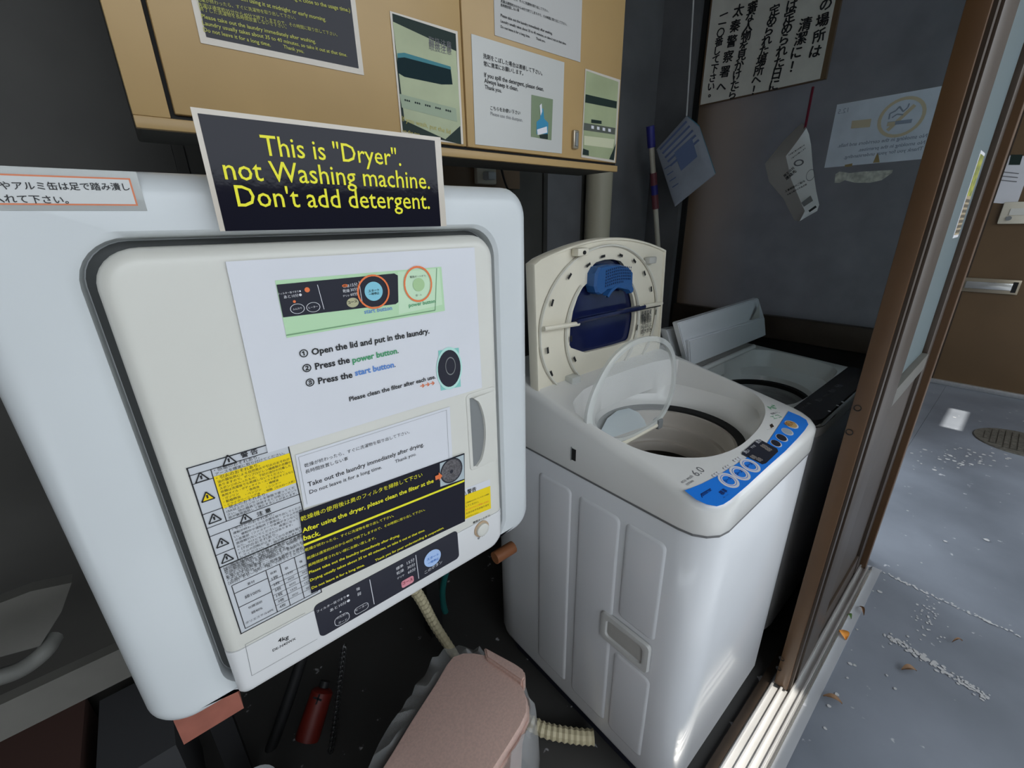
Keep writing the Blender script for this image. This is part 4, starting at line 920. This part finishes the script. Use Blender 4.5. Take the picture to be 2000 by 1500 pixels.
# folded lid: two hinged leaves standing up at the back of the opening
def leafq(name, pts, y, th, m, par, lean=.06):
    A = [PY(y).at(p) for p in pts]; bm = NB(); z0 = min(p.z for p in A); f = lambda p, d: (p.x, p.y+(p.z-z0)*lean+d, p.z)
    a = [bm.verts.new(f(p, 0)) for p in A]; b = [bm.verts.new(f(p, th)) for p in A]; bm.faces.new(a); bm.faces.new(b[::-1])
    for i in range(len(A)): k = (i+1) % len(A); bm.faces.new((a[i], b[i], b[k], a[k]))
    bmesh.ops.recalc_face_normals(bm, faces=bm.faces); es = bm.edges[:]
    bmesh.ops.bevel(bm, geom=es, offset=.002, segments=2, affect='EDGES'); return obj(name, bm, m, par, smooth=True)
lw_ = mat('lid_white', (.66, .68, .70), .25, coat=.3)
leafq('lid_outer_leaf', [(1306, 645), (1329, 640), (1338, 694), (1318, 698)], .52, .02, grey_pl if 0 else lw_, w2)
l2 = leafq('lid_leaf', [(1330, 632), (1487, 583), (1496, 622), (1496, 655), (1347, 716)], .485, .016, lw_, w2)
A = [PY(.479).at(p) for p in ((1346, 665), (1494, 621), (1495, 656), (1349, 716))]
bm = NB(); a = [bm.verts.new(p) for p in A]; b = [bm.verts.new((p.x, .492, p.z)) for p in A]; bm.faces.new(a)
for i in range(4): k = (i+1) % 4; bm.faces.new((a[i], b[i], b[k], a[k]))
bmesh.ops.recalc_face_normals(bm, faces=bm.faces); bmesh.ops.bevel(bm, geom=bm.edges[:], offset=.003, segments=2, affect='EDGES'); obj('lid_handle_step', bm, lw_, l2, smooth=True)
c = PY(.483).at((1480, 612)); bm = NB(); bm.faces.new([bm.verts.new(PY(.4835).at(p)) for p in ((1483, 593), (1484, 620), (1467, 625))]); obj('handle_gusset', bm, mat('gusset', (.45, .44, .40), .4), l2)
bm = NB(); tube(bm, [(.985, .50, -.372), (1.40, .50, -.372)], .008, 10); obj('lid_hinge', bm, wtop, w2, smooth=True)

# ================================================================== WALL CABINET
CY = .60; PCb = PY(CY); kx0, kx1, kz0, kz1 = .033, .793, .094, .62
cb = thing('wall_cabinet', 'beige steel wall cabinet with two doors hung above the dryer', 'cabinet', (.41, .75, kz0))
bm = NB(); box(bm, (kx0+.004, CY+.006, kz0+.001), (kx1-.002, .70, kz1), .003); obj('carcass', bm, mat('carcass_shade', (.06, .056, .048), .6), cb, smooth=True)  # sides and underside coloured dark to stand in for shade
a = PCb.at((290, 225)); xs_ = PCb.at((903, 150)).x; zd = PCb.at((908, 287)).z; zd0 = a.z
for x in (kx0+.1, kx1-.15): bx('wall_bracket', (x, .69, kz0+.2), (x+.04, YB, kz0+.24), blk, cb)
bx('bottom_rail', (kx0, CY-.002, kz0), (kx1, CY+.006, zd-.004), beige, cb, bev=.001)
bx('side_rail', (kx0, CY-.002, zd-.004), (kx0+.030, CY+.006, kz1), beige, cb, bev=.001)
bx('door', (kx0+.034, CY-.004, zd), (xs_-.0012, CY+.006, kz1), beige, cb, bev=.0015)
dd = bx('door', (xs_+.0012, CY-.004, zd), (kx1-.008, CY+.006, kz1), beige, cb, bev=.0015)
bm = NB(); box(bm, (kx0+.0285, CY+.002, zd-.004), (kx1-.004, CY+.0045, kz1-.01)); obj('door_gap', bm, gapm, cb)
c = PCb.at((1118, 274)); bm = NB(); box(bm, (c.x-.007, CY-.010, c.z-.015), (c.x+.007, CY-.004, c.z+.015), .002); lt = obj('latch', bm, slotm, dd, smooth=True)
bm = NB(); box(bm, (c.x-.0035, CY-.0115, c.z-.011), (c.x+.0035, CY-.0098, c.z+.011), .001); obj('latch_lever', bm, grey_pl, lt)
# posters on the cabinet
PQ = PY(CY-.0045)
def poster(name, x0, x1, z0, z1, m, label, tilt=0):
    return sheet(name, PQ, None, m, label, 'notice', t=.0004, rawq=[(x0, PQ.d, z1), (x1, PQ.d, z1-tilt), (x1, PQ.d, z0-tilt), (x0, PQ.d, z0)])
A = PQ.at((392, 84)); B = PQ.at((711, 148))
p1 = poster('usage_notice', A.x, B.x, A.z, A.z+.19, lamin, 'black laminated notice with small yellow text on the left cabinet door')
pr = Print(p1, PQ.off(.0005)); pr.poly(black_gl, [(A.x+.006, pr.pl.d, A.z+.006), (B.x-.006, pr.pl.d, A.z+.006), (B.x-.006, pr.pl.d, A.z+.184), (A.x+.006, pr.pl.d, A.z+.184)], .5, raw=True)
dy = mat('dull_yellow', (.50, .50, .10))
for t_, a_, b_ in (('(Please refrain from using it close to the usage time.)', (470, -22), (684, 24)), ('Please refrain from using it at midnight or early morning.', (395, -18), (637, 42)), ('洗濯が終わったら、すぐに洗濯物を取り出して下さい。', (384, 1), (578, 38)), ('洗濯は通常約35分から40分で終了しますので、その時間に取り出して下さい。', (387, 12), (659, 71)), ('終了した洗濯物を長時間放置しないで下さい。', (390, 20), (560, 56)), ('Please take out the laundry immediately after washing.', (394, 35), (617, 85)), ('Laundry usually takes about 35 to 40 minutes, so take it out at that time.', (396, 48), (678, 111)), ('Do not leave it for a long time.', (398, 61), (529, 91)), ('Thank you.', (554, 94), (594, 104))):
    pr.text(dy, t_, a_, b_, 2, .012)
pr.done()
A = PQ.at((784, 262)); B = PQ.at((905, 287)); zt3 = PQ.at((762, 20)).z; 
p2 = poster('washer_photo', A.x, B.x, (A.z+B.z)/2, (zt3+PQ.at((893, 63)).z)/2, lamin, 'laminated photo of a greenish washing machine top at the middle of the cabinet')
pr = Print(p2, PQ.off(.0005))
pr.poly(dgreen, [(766, 26), (890, 66), (901, 282), (787, 256)], .5); pr.poly(pgreen, [(767, 42), (891, 100), (900, 245), (870, 272), (790, 235)], 1)
pr.poly(mat('print_teal', (.008, .025, .03), .6, spec=.15), [(776, 104), (790, 103), (860, 125), (880, 132), (884, 165), (862, 165), (790, 150), (777, 142)], 1.5)
pr.poly(mat('print_blue_edge', (.03, .20, .24)), [(776, 104), (790, 103), (880, 130), (881, 136), (790, 112), (777, 113)], 2)
pr.poly(mat('print_grey_green', (.33, .40, .28)), [(780, 183), (891, 212), (893, 238), (785, 210)], 1.5)
for k in range(5): pr.text(dgreen, '●●●:', (790+k*20, 197+k*5), (802+k*20, 200+k*5), 2)
pr.text(mat('print_yellow', (.45, .38, .08)), 'If you wash, put the lid', (785, 236), (880, 262), 2); pr.text(mat('print_yellow', (0, 0, 0)), 'on the top', (786, 258), (820, 266), 2)
for k in range(3): pr.text(inkg, '取扱注意', (838, 84+k*6), (882, 95+k*6), 2)
pr.done()
A = PQ.at((966, 66)); B = PQ.at((1133, 124))
p3 = poster('washing_reminder', A.x, B.x, (A.z+B.z)/2, (A.z+B.z)/2+.115, mat('shade_paper', (.52, .51, .49), .5), 'white sheet with small print at the top of the right cabinet door')
pr = Print(p3, PQ.off(.0005))
for t_, a_, b_ in (('洗濯が終わったら、すぐに洗濯物を取り出して下さい。', (978, -9), (1071, 24)), ('洗濯は通常約35分から40分で終了しますので、その時間に取り出して下さい。', (978, 4), (1107, 50)), ('長時間放置しない事', (978, 12), (1014, 23)), ('Please take out the laundry immediately after washing.', (978, 32), (1079, 68)), ('Laundry usually takes about 35 to 40 minutes, so take it out at that time.', (978, 43), (1106, 88)), ('Do not leave it for a long time.', (978, 54), (1035, 74)), ('Thank you.', (1047, 77), (1065, 83))): pr.text(ink, t_, a_, b_, 1, .015)
pr.done()
q = [(920, 66), (1102, 122), (1097, 300), (928, 282)]
p4 = sheet('detergent_notice', PQ, q, mat('shade_paper2', (.56, .56, .53), .3), 'white sheet about spilled detergent with a dustpan photo on the right cabinet door', 'notice', t=.0004)
pr = Print(p4, PQ.off(.0004))
for t_, a_, b_ in (('洗剤をこぼした場合は清掃して下さい。', (944, 113), (1059, 147)), ('常に清潔にお願いします。', (945, 128), (1022, 147)), ('If you spill the detergent, please clean.', (946, 150), (1062, 178)), ('Always keep it clean.', (946, 161), (1012, 178)), ('Thank you.', (947, 173), (980, 181)), ('こちらをお使い下さい', (958, 214), (1016, 224))): pr.text(ink, t_, a_, b_, 1, .02)
pr.text(inkg, 'Please use this dustpan.', (958, 225), (1021, 238), 1)
pr.poly(mat('photo_olive', (.20, .26, .15), .35), [(1038, 185), (1080, 194), (1077, 274), (1037, 267)], 1); pr.poly(mat('dustpan_blue', (.03, .25, .42)), [(1056, 212), (1061, 212), (1063, 232), (1071, 240), (1070, 262), (1048, 262), (1048, 238), (1055, 232)], 2)
pr.poly(whiteink, [(1049, 253), (1068, 247), (1069, 259), (1050, 264)], 3); pr.poly(dgreen, [(1053, 264), (1070, 261), (1070, 272), (1055, 270)], 2); pr.poly(whiteink, [(1054, 206), (1058, 202), (1059, 218), (1056, 226)], 3)
pr.done()
q = [(1143, 134), (1211, 156), (1201, 318), (1135, 307)]
p5 = sheet('panel_photo', PQ, q, lamin, 'narrow laminated photo of a washer control panel at the right edge of the cabinet', 'notice', t=.0004)
pr = Print(p5, PQ.off(.0004)); pr.poly(pgreen, [(1145, 138), (1208, 160), (1199, 313), (1138, 303)], 1); pr.poly(dgreen, [(1144, 184), (1205, 198), (1204, 212), (1143, 200)], 2)
pr.poly(mat('print_slate', (.10, .11, .09)), [(1141, 240), (1202, 250), (1201, 263), (1140, 254)], 2)
for k in range(4): pr.poly(whiteink, [(1155+k*11, 245+k*2), (1160+k*11, 246+k*2), (1160+k*11, 252+k*2), (1155+k*11, 251+k*2)], 3)
pr.poly(dgreen, [(1155, 233), (1175, 236), (1175, 242), (1155, 240)], 3); pr.poly(dgreen, [(1139, 290), (1150, 294), (1150, 304), (1138, 302)], 2); pr.poly(dgreen, [(1203, 280), (1199, 313), (1190, 311)], 2)
pr.poly(mat('print_pale', (.62, .62, .42), .3), [(1141, 265), (1200, 272), (1197, 290), (1141, 283)], 1.5)
pr.done()

# ================================================================== BACK WALL FITTINGS
bd = bx('backing_board', (.50, YB-.03, .085), (.83, YB-.001, .165), brd); tag(bd, 'brown wooden board fixed to the back wall under the cabinet', 'board')
ot = thing('power_outlet', 'cream power outlet with a plug on the board above the dryer', 'outlet', (.76, YB-.03, .10))
a = PY(YB-.03).at((925, 342)); bx('cover_plate', (a.x, YB-.045, a.z-.02), (a.x+.06, YB-.03, a.z+.03), ivory, ot, bev=.004)
bx('plug', (a.x+.015, YB-.07, a.z-.012), (a.x+.04, YB-.045, a.z+.006), white, ot, bev=.004)
o = hose('power_cable', [PY(.70).at((960, 296)), PY(.70).at((972, 300)), PY(.74).at((978, 325)), PY(.78).at((985, 352)), PY(.8).at((992, 372))], .0022, blk); tag(o, 'thin black cable running down from the cabinet behind the dryer', 'cable')
bm = NB(); c = PY(YB-.04).at((1166, 400)); tube(bm, [(c.x, YB-.045, FL), (c.x, YB-.045, ZT)], .040, 20); o = obj('drain_pipe', bm, pipe_m, smooth=True); tag(o, 'cream round vertical pipe on the back wall right of the cabinet', 'pipe')
# mop / pole
pl_ = thing('pole', 'white pole with a blue top and red wrapped grip leaning in the corner', 'pole', (1.2, .85, FL))
qa = PY(.88); A = qa.at((1270, 246)); B = qa.at((1285, 480)); dv = (B-A)
def seg(name, t0, t1, r, m): bm = NB(); tube(bm, [A+dv*t0, A+dv*t1], r, 12); obj(name, bm, m, pl_, smooth=True)
seg('cap', 0, .16, .0125, poleb); seg('shaft', .15, 3.2, .0085, polew); seg('grip_wrap', .36, .46, .0112, poler); seg('grip_label', .46, .54, .0114, poleb); seg('grip_wrap', .54, .66, .0112, poler)
# hanging packet
hp_ = thing('hanging_packet', 'pale printed packet tied at its corner, hanging on a white string', 'packet', (1.36, .78, .1))
ph = Plane((.92, .38, 0), 1.36*.92+.74*.38)
Q = [ph.at(p) for p in ((1341, 226), (1282, 292), (1318, 404), (1397, 340), (1366, 248))]
def pillow(name, Q, n, t, m, par):
    c = sum(Q, Vector())/len(Q); bm = NB(); K = len(Q)
    P = []
    for i in range(K):
        for s in range(4): P.append(Q[i].lerp(Q[(i+1) % K], s/4))
    loops = []
    for f, d in ((1, 0), (.93, .6), (.6, 1), (.2, 1.1)): loops.append([c+(p-c)*f+n*t*d for p in P])
    loft(bm, loops, cap1=True); loops = [[c+(p-c)*f-n*t*d for p in P] for f, d in ((1, 0), (.93, .6), (.5, 1))]; loft(bm, loops, cap1=True)
    bmesh.ops.remove_doubles(bm, verts=bm.verts, dist=1e-5); bmesh.ops.recalc_face_normals(bm, faces=bm.faces); return obj(name, bm, m, par, smooth=True)
n_ = ph.face; pk = pillow('pouch', Q, n_, .006, bagblue, hp_)
g1 = ph.off(-.006); bm = NB(); vs = [bm.verts.new(g1.at(p)) for p in ((1343, 226), (1366, 245), (1398, 338), (1392, 345), (1362, 262))]; bm.faces.new(vs); obj('gusset', bm, bagteal, pk)
pr = Print(pk, ph.off(.0075)); pb = mat('packet_blue_ink', (.08, .11, .22)); 
for k in range(5): pr.line(pb, (1289+k*5, 292+k*8), (1341+k*6, 237+k*9), .006, 1)
pr.poly(mat('packet_blue_block', (.10, .14, .26)), [(1317, 298), (1351, 268), (1362, 306), (1330, 334)], 2)
for k in range(4): pr.line(pb, (1298+k*5, 330+k*12), (1310+k*5, 322+k*12), .003, 1)
pr.done()
bm = NB(); tube(bm, [Q[0], ph.at((1347, 130)), ph.at((1358, -60))], .0022, 6); obj('string', bm, stringw, hp_)
# handwritten board
PH = PX(1.478)
xh = [(1393, 0), (1367, 200), (1600, 160), (1641, 0)]
y1_ = (PH.at(xh[0]).y+PH.at(xh[1]).y)/2; y0_ = PH.at(xh[2]).y; zb2_ = (PH.at(xh[1]).z+PH.at(xh[2]).z)/2
hb = thing('handwritten_sign', 'white sign board with bold handwritten vertical Japanese brush text and brown edges', 'sign', (1.48, .65, zb2_))
bx('board', (1.480, y0_-.012, zb2_-.002), (1.492, y1_+.006, zb2_+.42), brd, hb)
pp = bx('paper_face', (1.478, y0_, zb2_), (1.480, y1_, zb2_+.42), paper_d, hb)
pr = Print(pp, PX(1.478))
def vcol(s, a, b, size):
    n = len(s); q = pr.pl.off(EPS*2)
    for i, ch in enumerate(s):
        t = i/max(n-1, 1); c = q.at((a[0]+(b[0]-a[0])*t, a[1]+(b[1]-a[1])*t)); V, Fc = text_data(ch, 0)
        if not V: continue
        cx_ = (min(v[0] for v in V)+max(v[0] for v in V))/2; cy_ = (min(v[1] for v in V)+max(v[1] for v in V))/2; g = bmesh_ = pr.bm(ink, 'lettering'); an = (random.random()-.5)*.25
        vs = [g.verts.new(c+Vector((0, -((x-cx_)*math.cos(an)-(y-cy_)*math.sin(an))*size*1.0, ((x-cx_)*math.sin(an)+(y-cy_)*math.cos(an))*size))) for x, y in V]
        for f in Fc:
            try: g.faces.new([vs[k] for k in f])
            except Exception: pass
        for n_, dv_ in enumerate(((.0010, .0006), (-.0008, -.0006), (.0004, -.0010))):
            v2 = [g.verts.new(v.co+Vector((-.0002*(n_+1), *dv_))) for v in vs]
            for f in Fc:
                try: g.faces.new([v2[k] for k in f])
                except Exception: pass
vcol('この場所は', (1620, -22), (1593, 100), .030); vcol('清潔に！', (1573, 47), (1547, 130), .031)
vcol('は定められた日に', (1547, 10), (1512, 166), .030); vcol('定められた場所へ！', (1513, 20), (1472, 176), .028)
vcol('審な人物を見かけたら', (1470, 13), (1431, 184), .028); vcol('太秦警察署へ', (1443, 20), (1409, 170), .031); vcol('一一〇番して下さい。', (1414, 28), (1386, 187), .025)
pr.done()
# leaflet on a red string
lf = thing('hanging_leaflet', 'curled black-and-white printed leaflet dangling on a dark red string', 'leaflet', (1.44, .5, .1))
PLf = PX(1.44); bm = NB()
rows = [((1566, 240), (1575, 250), (1580, 262)), ((1530, 275), (1560, 272), (1584, 282)), ((1494, 320), (1535, 305), (1588, 330)), ((1502, 355), (1545, 350), (1594, 372)), ((1530, 388), (1560, 385), (1600, 400)), ((1546, 420), (1572, 412), (1596, 412)), ((1552, 431), (1562, 432), (1575, 424))]
G = []
for i, r in enumerate(rows):
    line = []
    for j, p in enumerate(r): line.append(PX(1.44+(.035 if j == 0 else (-.012 if j == 1 else .0))).at(p))
    G.append(line)
loft(bm, G, closed=False); bmesh.ops.subdivide_edges(bm, edges=bm.edges[:], cuts=2, use_grid_fill=True, smooth=.6); lfm = obj('leaflet_page', bm, mat('leaflet_paper', (.78, .76, .74), .6), lf, smooth=True)
pr = Print(lfm, PX(1.418))
for a_, b_, t_ in (((1540, 305), (1572, 284), '下水道工事のお知らせ'), ((1546, 311), (1574, 290), 'ご協力をお願いします'), ((1532, 346), (1552, 328), '施工会社'), ((1536, 352), (1556, 335), '連絡先'), ((1534, 376), (1572, 355), '工事期間のご案内'), ((1538, 382), (1576, 361), '午前九時から午後五時')): pr.text(ink, t_, a_, b_, 1, .04)
pr.line(ink, (1580, 413), (1594, 403), .006, 1); pr.ell(inkg, (1560, 318), .012, 1, ry=.008, r0=.008); pr.ell(inkg, (1583, 342), .010, 1, r0=.009, ry=.014); pr.poly(mat('photo_smudge', (.25, .25, .25)), [(1565, 396), (1583, 382), (1588, 392), (1570, 404)], 1); pr.done()
bm = NB(); tube(bm, [PX(1.44).at((1572, 252)), PX(1.47).at((1588, 170))], .003, 6); obj('string', bm, stringr, lf)
# faded no-smoking sticker seen from behind, residue patches
PN = PX(XR-.0002); z1n = .275; z0n = .126
sn = sheet('no_smoking_sign', PN, None, sticker, 'faded pale no-smoking sign seen mirror-reversed on the right wall panel', 'sign', t=.0006, rawq=[(PN.d, PN.at((1635, 205)).y, z1n), (PN.d, .17, z1n), (PN.d, .17, z0n), (PN.d, PN.at((1610, 328)).y, z0n)])
pr = Print(sn, PN.off(.0006)); cn = (1760, 229)
pr.ell(fadeo, cn, .045, 1, r0=.038, ry=.043); C0 = pr.pl.at(cn)
pr.line(fadeo, (1733, 255), (1787, 205), .008, 1); pr.line(fadeg, (1733, 242), (1781, 236), .008, 2); pr.line(fadeo, (1733, 243), (1748, 241), .0085, 3)
for a_, b_ in (((1736, 233), (1738, 222)), ((1738, 222), (1750, 216)), ((1750, 216), (1757, 208)), ((1757, 208), (1764, 218)), ((1764, 218), (1773, 210)), ((1773, 210), (1776, 202)), ((1742, 230), (1752, 223)), ((1752, 223), (1764, 224))): pr.line(fadeg, a_, b_, .003, 2)
for t_, a_, b_ in (('No smoking in the corridors and halls.', (1810, 268), (1636, 288)), ('No smoking in the premises.', (1806, 281), (1676, 296)), ('Thank you for your understanding.', (1802, 293), (1648, 310))): pr.text(fadeg, t_, a_, b_, 1, .02)
pr.text(fadeg, '12.5', (1656, 219), (1636, 223), 1)
pr.poly(fadeo, [(1664, 236), (1702, 232), (1699, 248), (1662, 251)], 1)
pr.poly(mat('peel_brown', (.38, .27, .12)), [(1705, 318), (1712, 302), (1715, 298), (1718, 317)], 1); pr.poly(mat('peel_brown', (0, 0, 0)), [(1650, 322), (1665, 319), (1664, 325), (1650, 326)], 1)
pr.done()
q = [(1632, 340), (1640, 335), (1660, 338), (1685, 335), (1744, 332), (1742, 338), (1722, 352), (1700, 357), (1670, 357), (1650, 352), (1640, 357), (1630, 357)]
o = sheet('tape_residue', PN, q, residue, 'ragged strip of pale paper residue below the no-smoking sign', 'residue', t=.0004)

# ================================================================== BIN, BAG AND CLUTTER BELOW
pb_ = thing('pedal_bin', 'rose-brown metallic bin with flat rounded lid in the front foreground', 'bin', (.2, .4, FL))
zL = -.72; QL = PZ(zL)
lidp = [(760, 1478), (800, 1412), (850, 1335), (872, 1297), (885, 1281), (905, 1274), (925, 1274), (948, 1278), (975, 1292), (1000, 1312), (1020, 1340), (1030, 1365), (1030, 1392), (1018, 1418), (990, 1463), (960, 1510)]
A = [QL.at(p) for p in lidp]; d0 = (A[0]-A[4]).normalized(); A = [A[0]+d0*.10]+A+[A[-1]+d0*.10]
cA = sum(A, Vector())/len(A)
bm = NB(); L = []
for f, z in ((1.0, zL-.016), (1.012, zL-.010), (1.0, zL-.003), (.975, zL), (.6, zL+.003), (.2, zL+.004)): L.append([Vector((cA.x+(p.x-cA.x)*f, cA.y+(p.y-cA.y)*f, z)) for p in A])
loft(bm, L, cap0=True, cap1=True); bmesh.ops.recalc_face_normals(bm, faces=bm.faces); obj('lid', bm, binm, pb_, smooth=True)
bm = NB(); L = [[Vector((cA.x+(p.x-cA.x)*f, cA.y+(p.y-cA.y)*f, z)) for p in A] for f, z in ((.80, FL), (.90, -.80), (.99, -.75), (1.02, -.745), (1.035, -.741), (1.02, -.737), (.98, -.7365))]
loft(bm, L, cap0=True, cap1=True); bmesh.ops.recalc_face_normals(bm, faces=bm.faces); obj('body', bm, binm, pb_, smooth=True)
hz = [PZ(-.712).at(p) for p in ((945, 1262), (1008, 1296), (1024, 1308), (1027, 1322), (1020, 1332), (950, 1284))]
bm = NB(); a = [bm.verts.new(p) for p in hz]; b = [bm.verts.new((p.x, p.y, -.745)) for p in hz]; bm.faces.new(a); bm.faces.new(b[::-1])
for i in range(len(hz)): k = (i+1) % len(hz); bm.faces.new((a[i], b[i], b[k], a[k]))
bmesh.ops.recalc_face_normals(bm, faces=bm.faces); bmesh.ops.bevel(bm, geom=bm.edges[:], offset=.003, segments=2, affect='EDGES'); obj('hinge_block', bm, binm, pb_, smooth=True)
# clear bag liner crumpled around the rim
bm = NB(); L = []; nb = 60
Pc = [(p.x, p.y) for p in A]; base = radial(Pc, (cA.x, cA.y), nb)
for r_i, (f, z) in enumerate(((1.0, -.744), (1.12, -.735), (1.30, -.745), (1.42, -.79), (1.42, -.86), (1.32, -.95))):
    row = []
    for k, (x, y) in enumerate(base):
        left = .5+1.3*max(0, math.cos(2*math.pi*k/nb-2.0)); j = (random.random()-.5)*.05*min(r_i, 2)/2
        g_ = 1+(f-1)*left+j*(f-1)*3; row.append((cA.x+(x-cA.x)*g_, cA.y+(y-cA.y)*g_, z+(random.random()-.5)*.02*(r_i > 0)))
    L.append(row)
loft(bm, L); o = obj('bin_liner', bm, bagm, smooth=True); tag(o, 'crumpled clear plastic bag folded over the rim of the rose bin', 'plastic bag')
# hoses
o = hose('drain_hose', [PY(.62).at((800, 1140)), PY(.65).at((822, 1170)), PY(.68).at((850, 1222)), PY(.70).at((892, 1288)), PY(.72).at((905, 1330))], .012, hosem, ribs=.022); tag(o, 'cream drain hose slanting down behind the dryer corner', 'hose')
o = hose('water_hose', [PY(.80).at((900, 1050)), PY(.85).at((868, 1130)), PY(.85).at((868, 1190)), PY(.82).at((900, 1238)), PY(.76).at((960, 1262)), PY(.74).at((1010, 1268))], .009, tealh); tag(o, 'dark teal water hose looped on the floor between the machines', 'hose')
o = hose('grey_hose', [PY(.85).at((948, 1150)), PY(.80).at((925, 1205)), PY(.76).at((895, 1285))], .010, hose_g); tag(o, 'dull grey hose crossing behind the teal hose', 'hose')
o = hose('ribbed_hose', [PZ(-1.02).at((985, 1390)), PZ(-1.02).at((1035, 1412)), PZ(-1.02).at((1070, 1428)), PZ(-1.02).at((1128, 1438)), PZ(-1.02).at((1165, 1440))], .016, hosem, ribs=.012); tag(o, 'cream ribbed hose on the floor between bin and washing machine', 'hose')
# red canister, black pole, chain
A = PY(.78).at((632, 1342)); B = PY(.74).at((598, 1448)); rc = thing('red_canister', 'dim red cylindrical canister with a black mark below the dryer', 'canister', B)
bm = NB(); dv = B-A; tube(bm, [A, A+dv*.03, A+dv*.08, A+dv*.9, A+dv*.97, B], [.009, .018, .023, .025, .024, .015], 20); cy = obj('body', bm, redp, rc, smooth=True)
pm = A+dv*.35; bm = NB(); tube(bm, [A, A-dv*.12], .011, 12); obj('neck', bm, blk, rc, smooth=True)
pr = Print(cy, PY(A.y-.048)); pr.line(ink, (612, 1362), (628, 1368), .004, 1); pr.line(ink, (624, 1356), (617, 1376), .004, 1); pr.done()
o = hose('black_rod', [PY(.84).at((598, 1262)), PY(.82).at((562, 1370)), PY(.80).at((525, 1475))], .012, blk); tag(o, 'black rod standing left of the red canister', 'rod')
ch = [PY(.70).at(p) for p in ((672, 1265), (664, 1330), (656, 1400), (645, 1470))]; sp = spline(ch, 14); bm = NB()
for i in range(0, len(sp)-1):
    t = (sp[i+1]-sp[i]).normalized(); u = t.orthogonal().normalized(); 
    if i % 2: u = t.cross(u)
    L = []; 
    for k in range(10):
        a = 2*math.pi*k/10; c = sp[i]+t*math.cos(a)*.0085+u*math.sin(a)*.005; L.append(c)
    tube(bm, L+[L[0]], .0019, 5, caps=False)
o = obj('chain', bm, mat('chain_black', (.05, .05, .05), .35, metal=.6), smooth=True, kind='stuff'); tag(o, 'black link chain hanging right of the red canister', 'chain')
# dim plastic panel and clutter at the left
bm = NB(); A = [PY(.70).at(p) for p in ((-60, 1215), (0, 1178), (60, 1155), (140, 1138), (120, 1195), (78, 1262), (-60, 1300))]
a = [bm.verts.new(p) for p in A]; b = [bm.verts.new((p.x, p.y+.02, p.z)) for p in A]; bm.faces.new(a); bm.faces.new(b[::-1])
for i in range(len(A)): k = (i+1) % len(A); bm.faces.new((a[i], b[i], b[k], a[k]))
bmesh.ops.recalc_face_normals(bm, faces=bm.faces); o = obj('plastic_panel', bm, greyb); tag(o, 'dim grey plastic panel lying behind the stand rail at the left edge', 'panel')
o = hose('white_hose', [PY(.70).at((-60, 1335)), PY(.70).at((0, 1322)), PY(.70).at((45, 1305)), PY(.70).at((85, 1275)), PY(.72).at((105, 1245))], .010, hose_g); tag(o, 'pale grey hose curving over the stand rail at the left edge', 'hose')
bm = NB(); A_ = [PY(.85).at(p) for p in ((60, 1290), (140, 1150), (200, 1250), (235, 1330), (150, 1420), (80, 1400))]
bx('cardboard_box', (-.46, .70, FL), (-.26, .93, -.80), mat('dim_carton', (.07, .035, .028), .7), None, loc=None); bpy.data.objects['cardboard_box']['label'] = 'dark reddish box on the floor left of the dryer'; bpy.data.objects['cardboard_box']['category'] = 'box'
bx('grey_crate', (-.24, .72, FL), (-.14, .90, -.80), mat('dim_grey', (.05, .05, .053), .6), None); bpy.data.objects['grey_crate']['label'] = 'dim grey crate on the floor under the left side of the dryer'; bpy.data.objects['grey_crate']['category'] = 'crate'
# white cup at the bottom edge
cu = thing('plastic_cup', 'top of a small white cup at the bottom edge of the picture', 'cup', (.02, .6, -.95))
c = PZ(-.90).at((497, 1545)); bm = NB(); loft(bm, [[(c.x+x, c.y+y, z) for x, y in circ((0, 0), r, 28)] for r, z in ((.028, -1.05), (.036, -.90), (.037, -.897), (.033, -.897), (.030, -.95))], cap0=True, cap1=True); obj('cup_wall', bm, white, cu, smooth=True)
# floor clutter tones near the washer
for o in list(COL.objects):
    if o.type == 'MESH' and o.name.split('.')[0] in ('lettering', 'print', 'button', 'display') and 'kind' not in o: pass
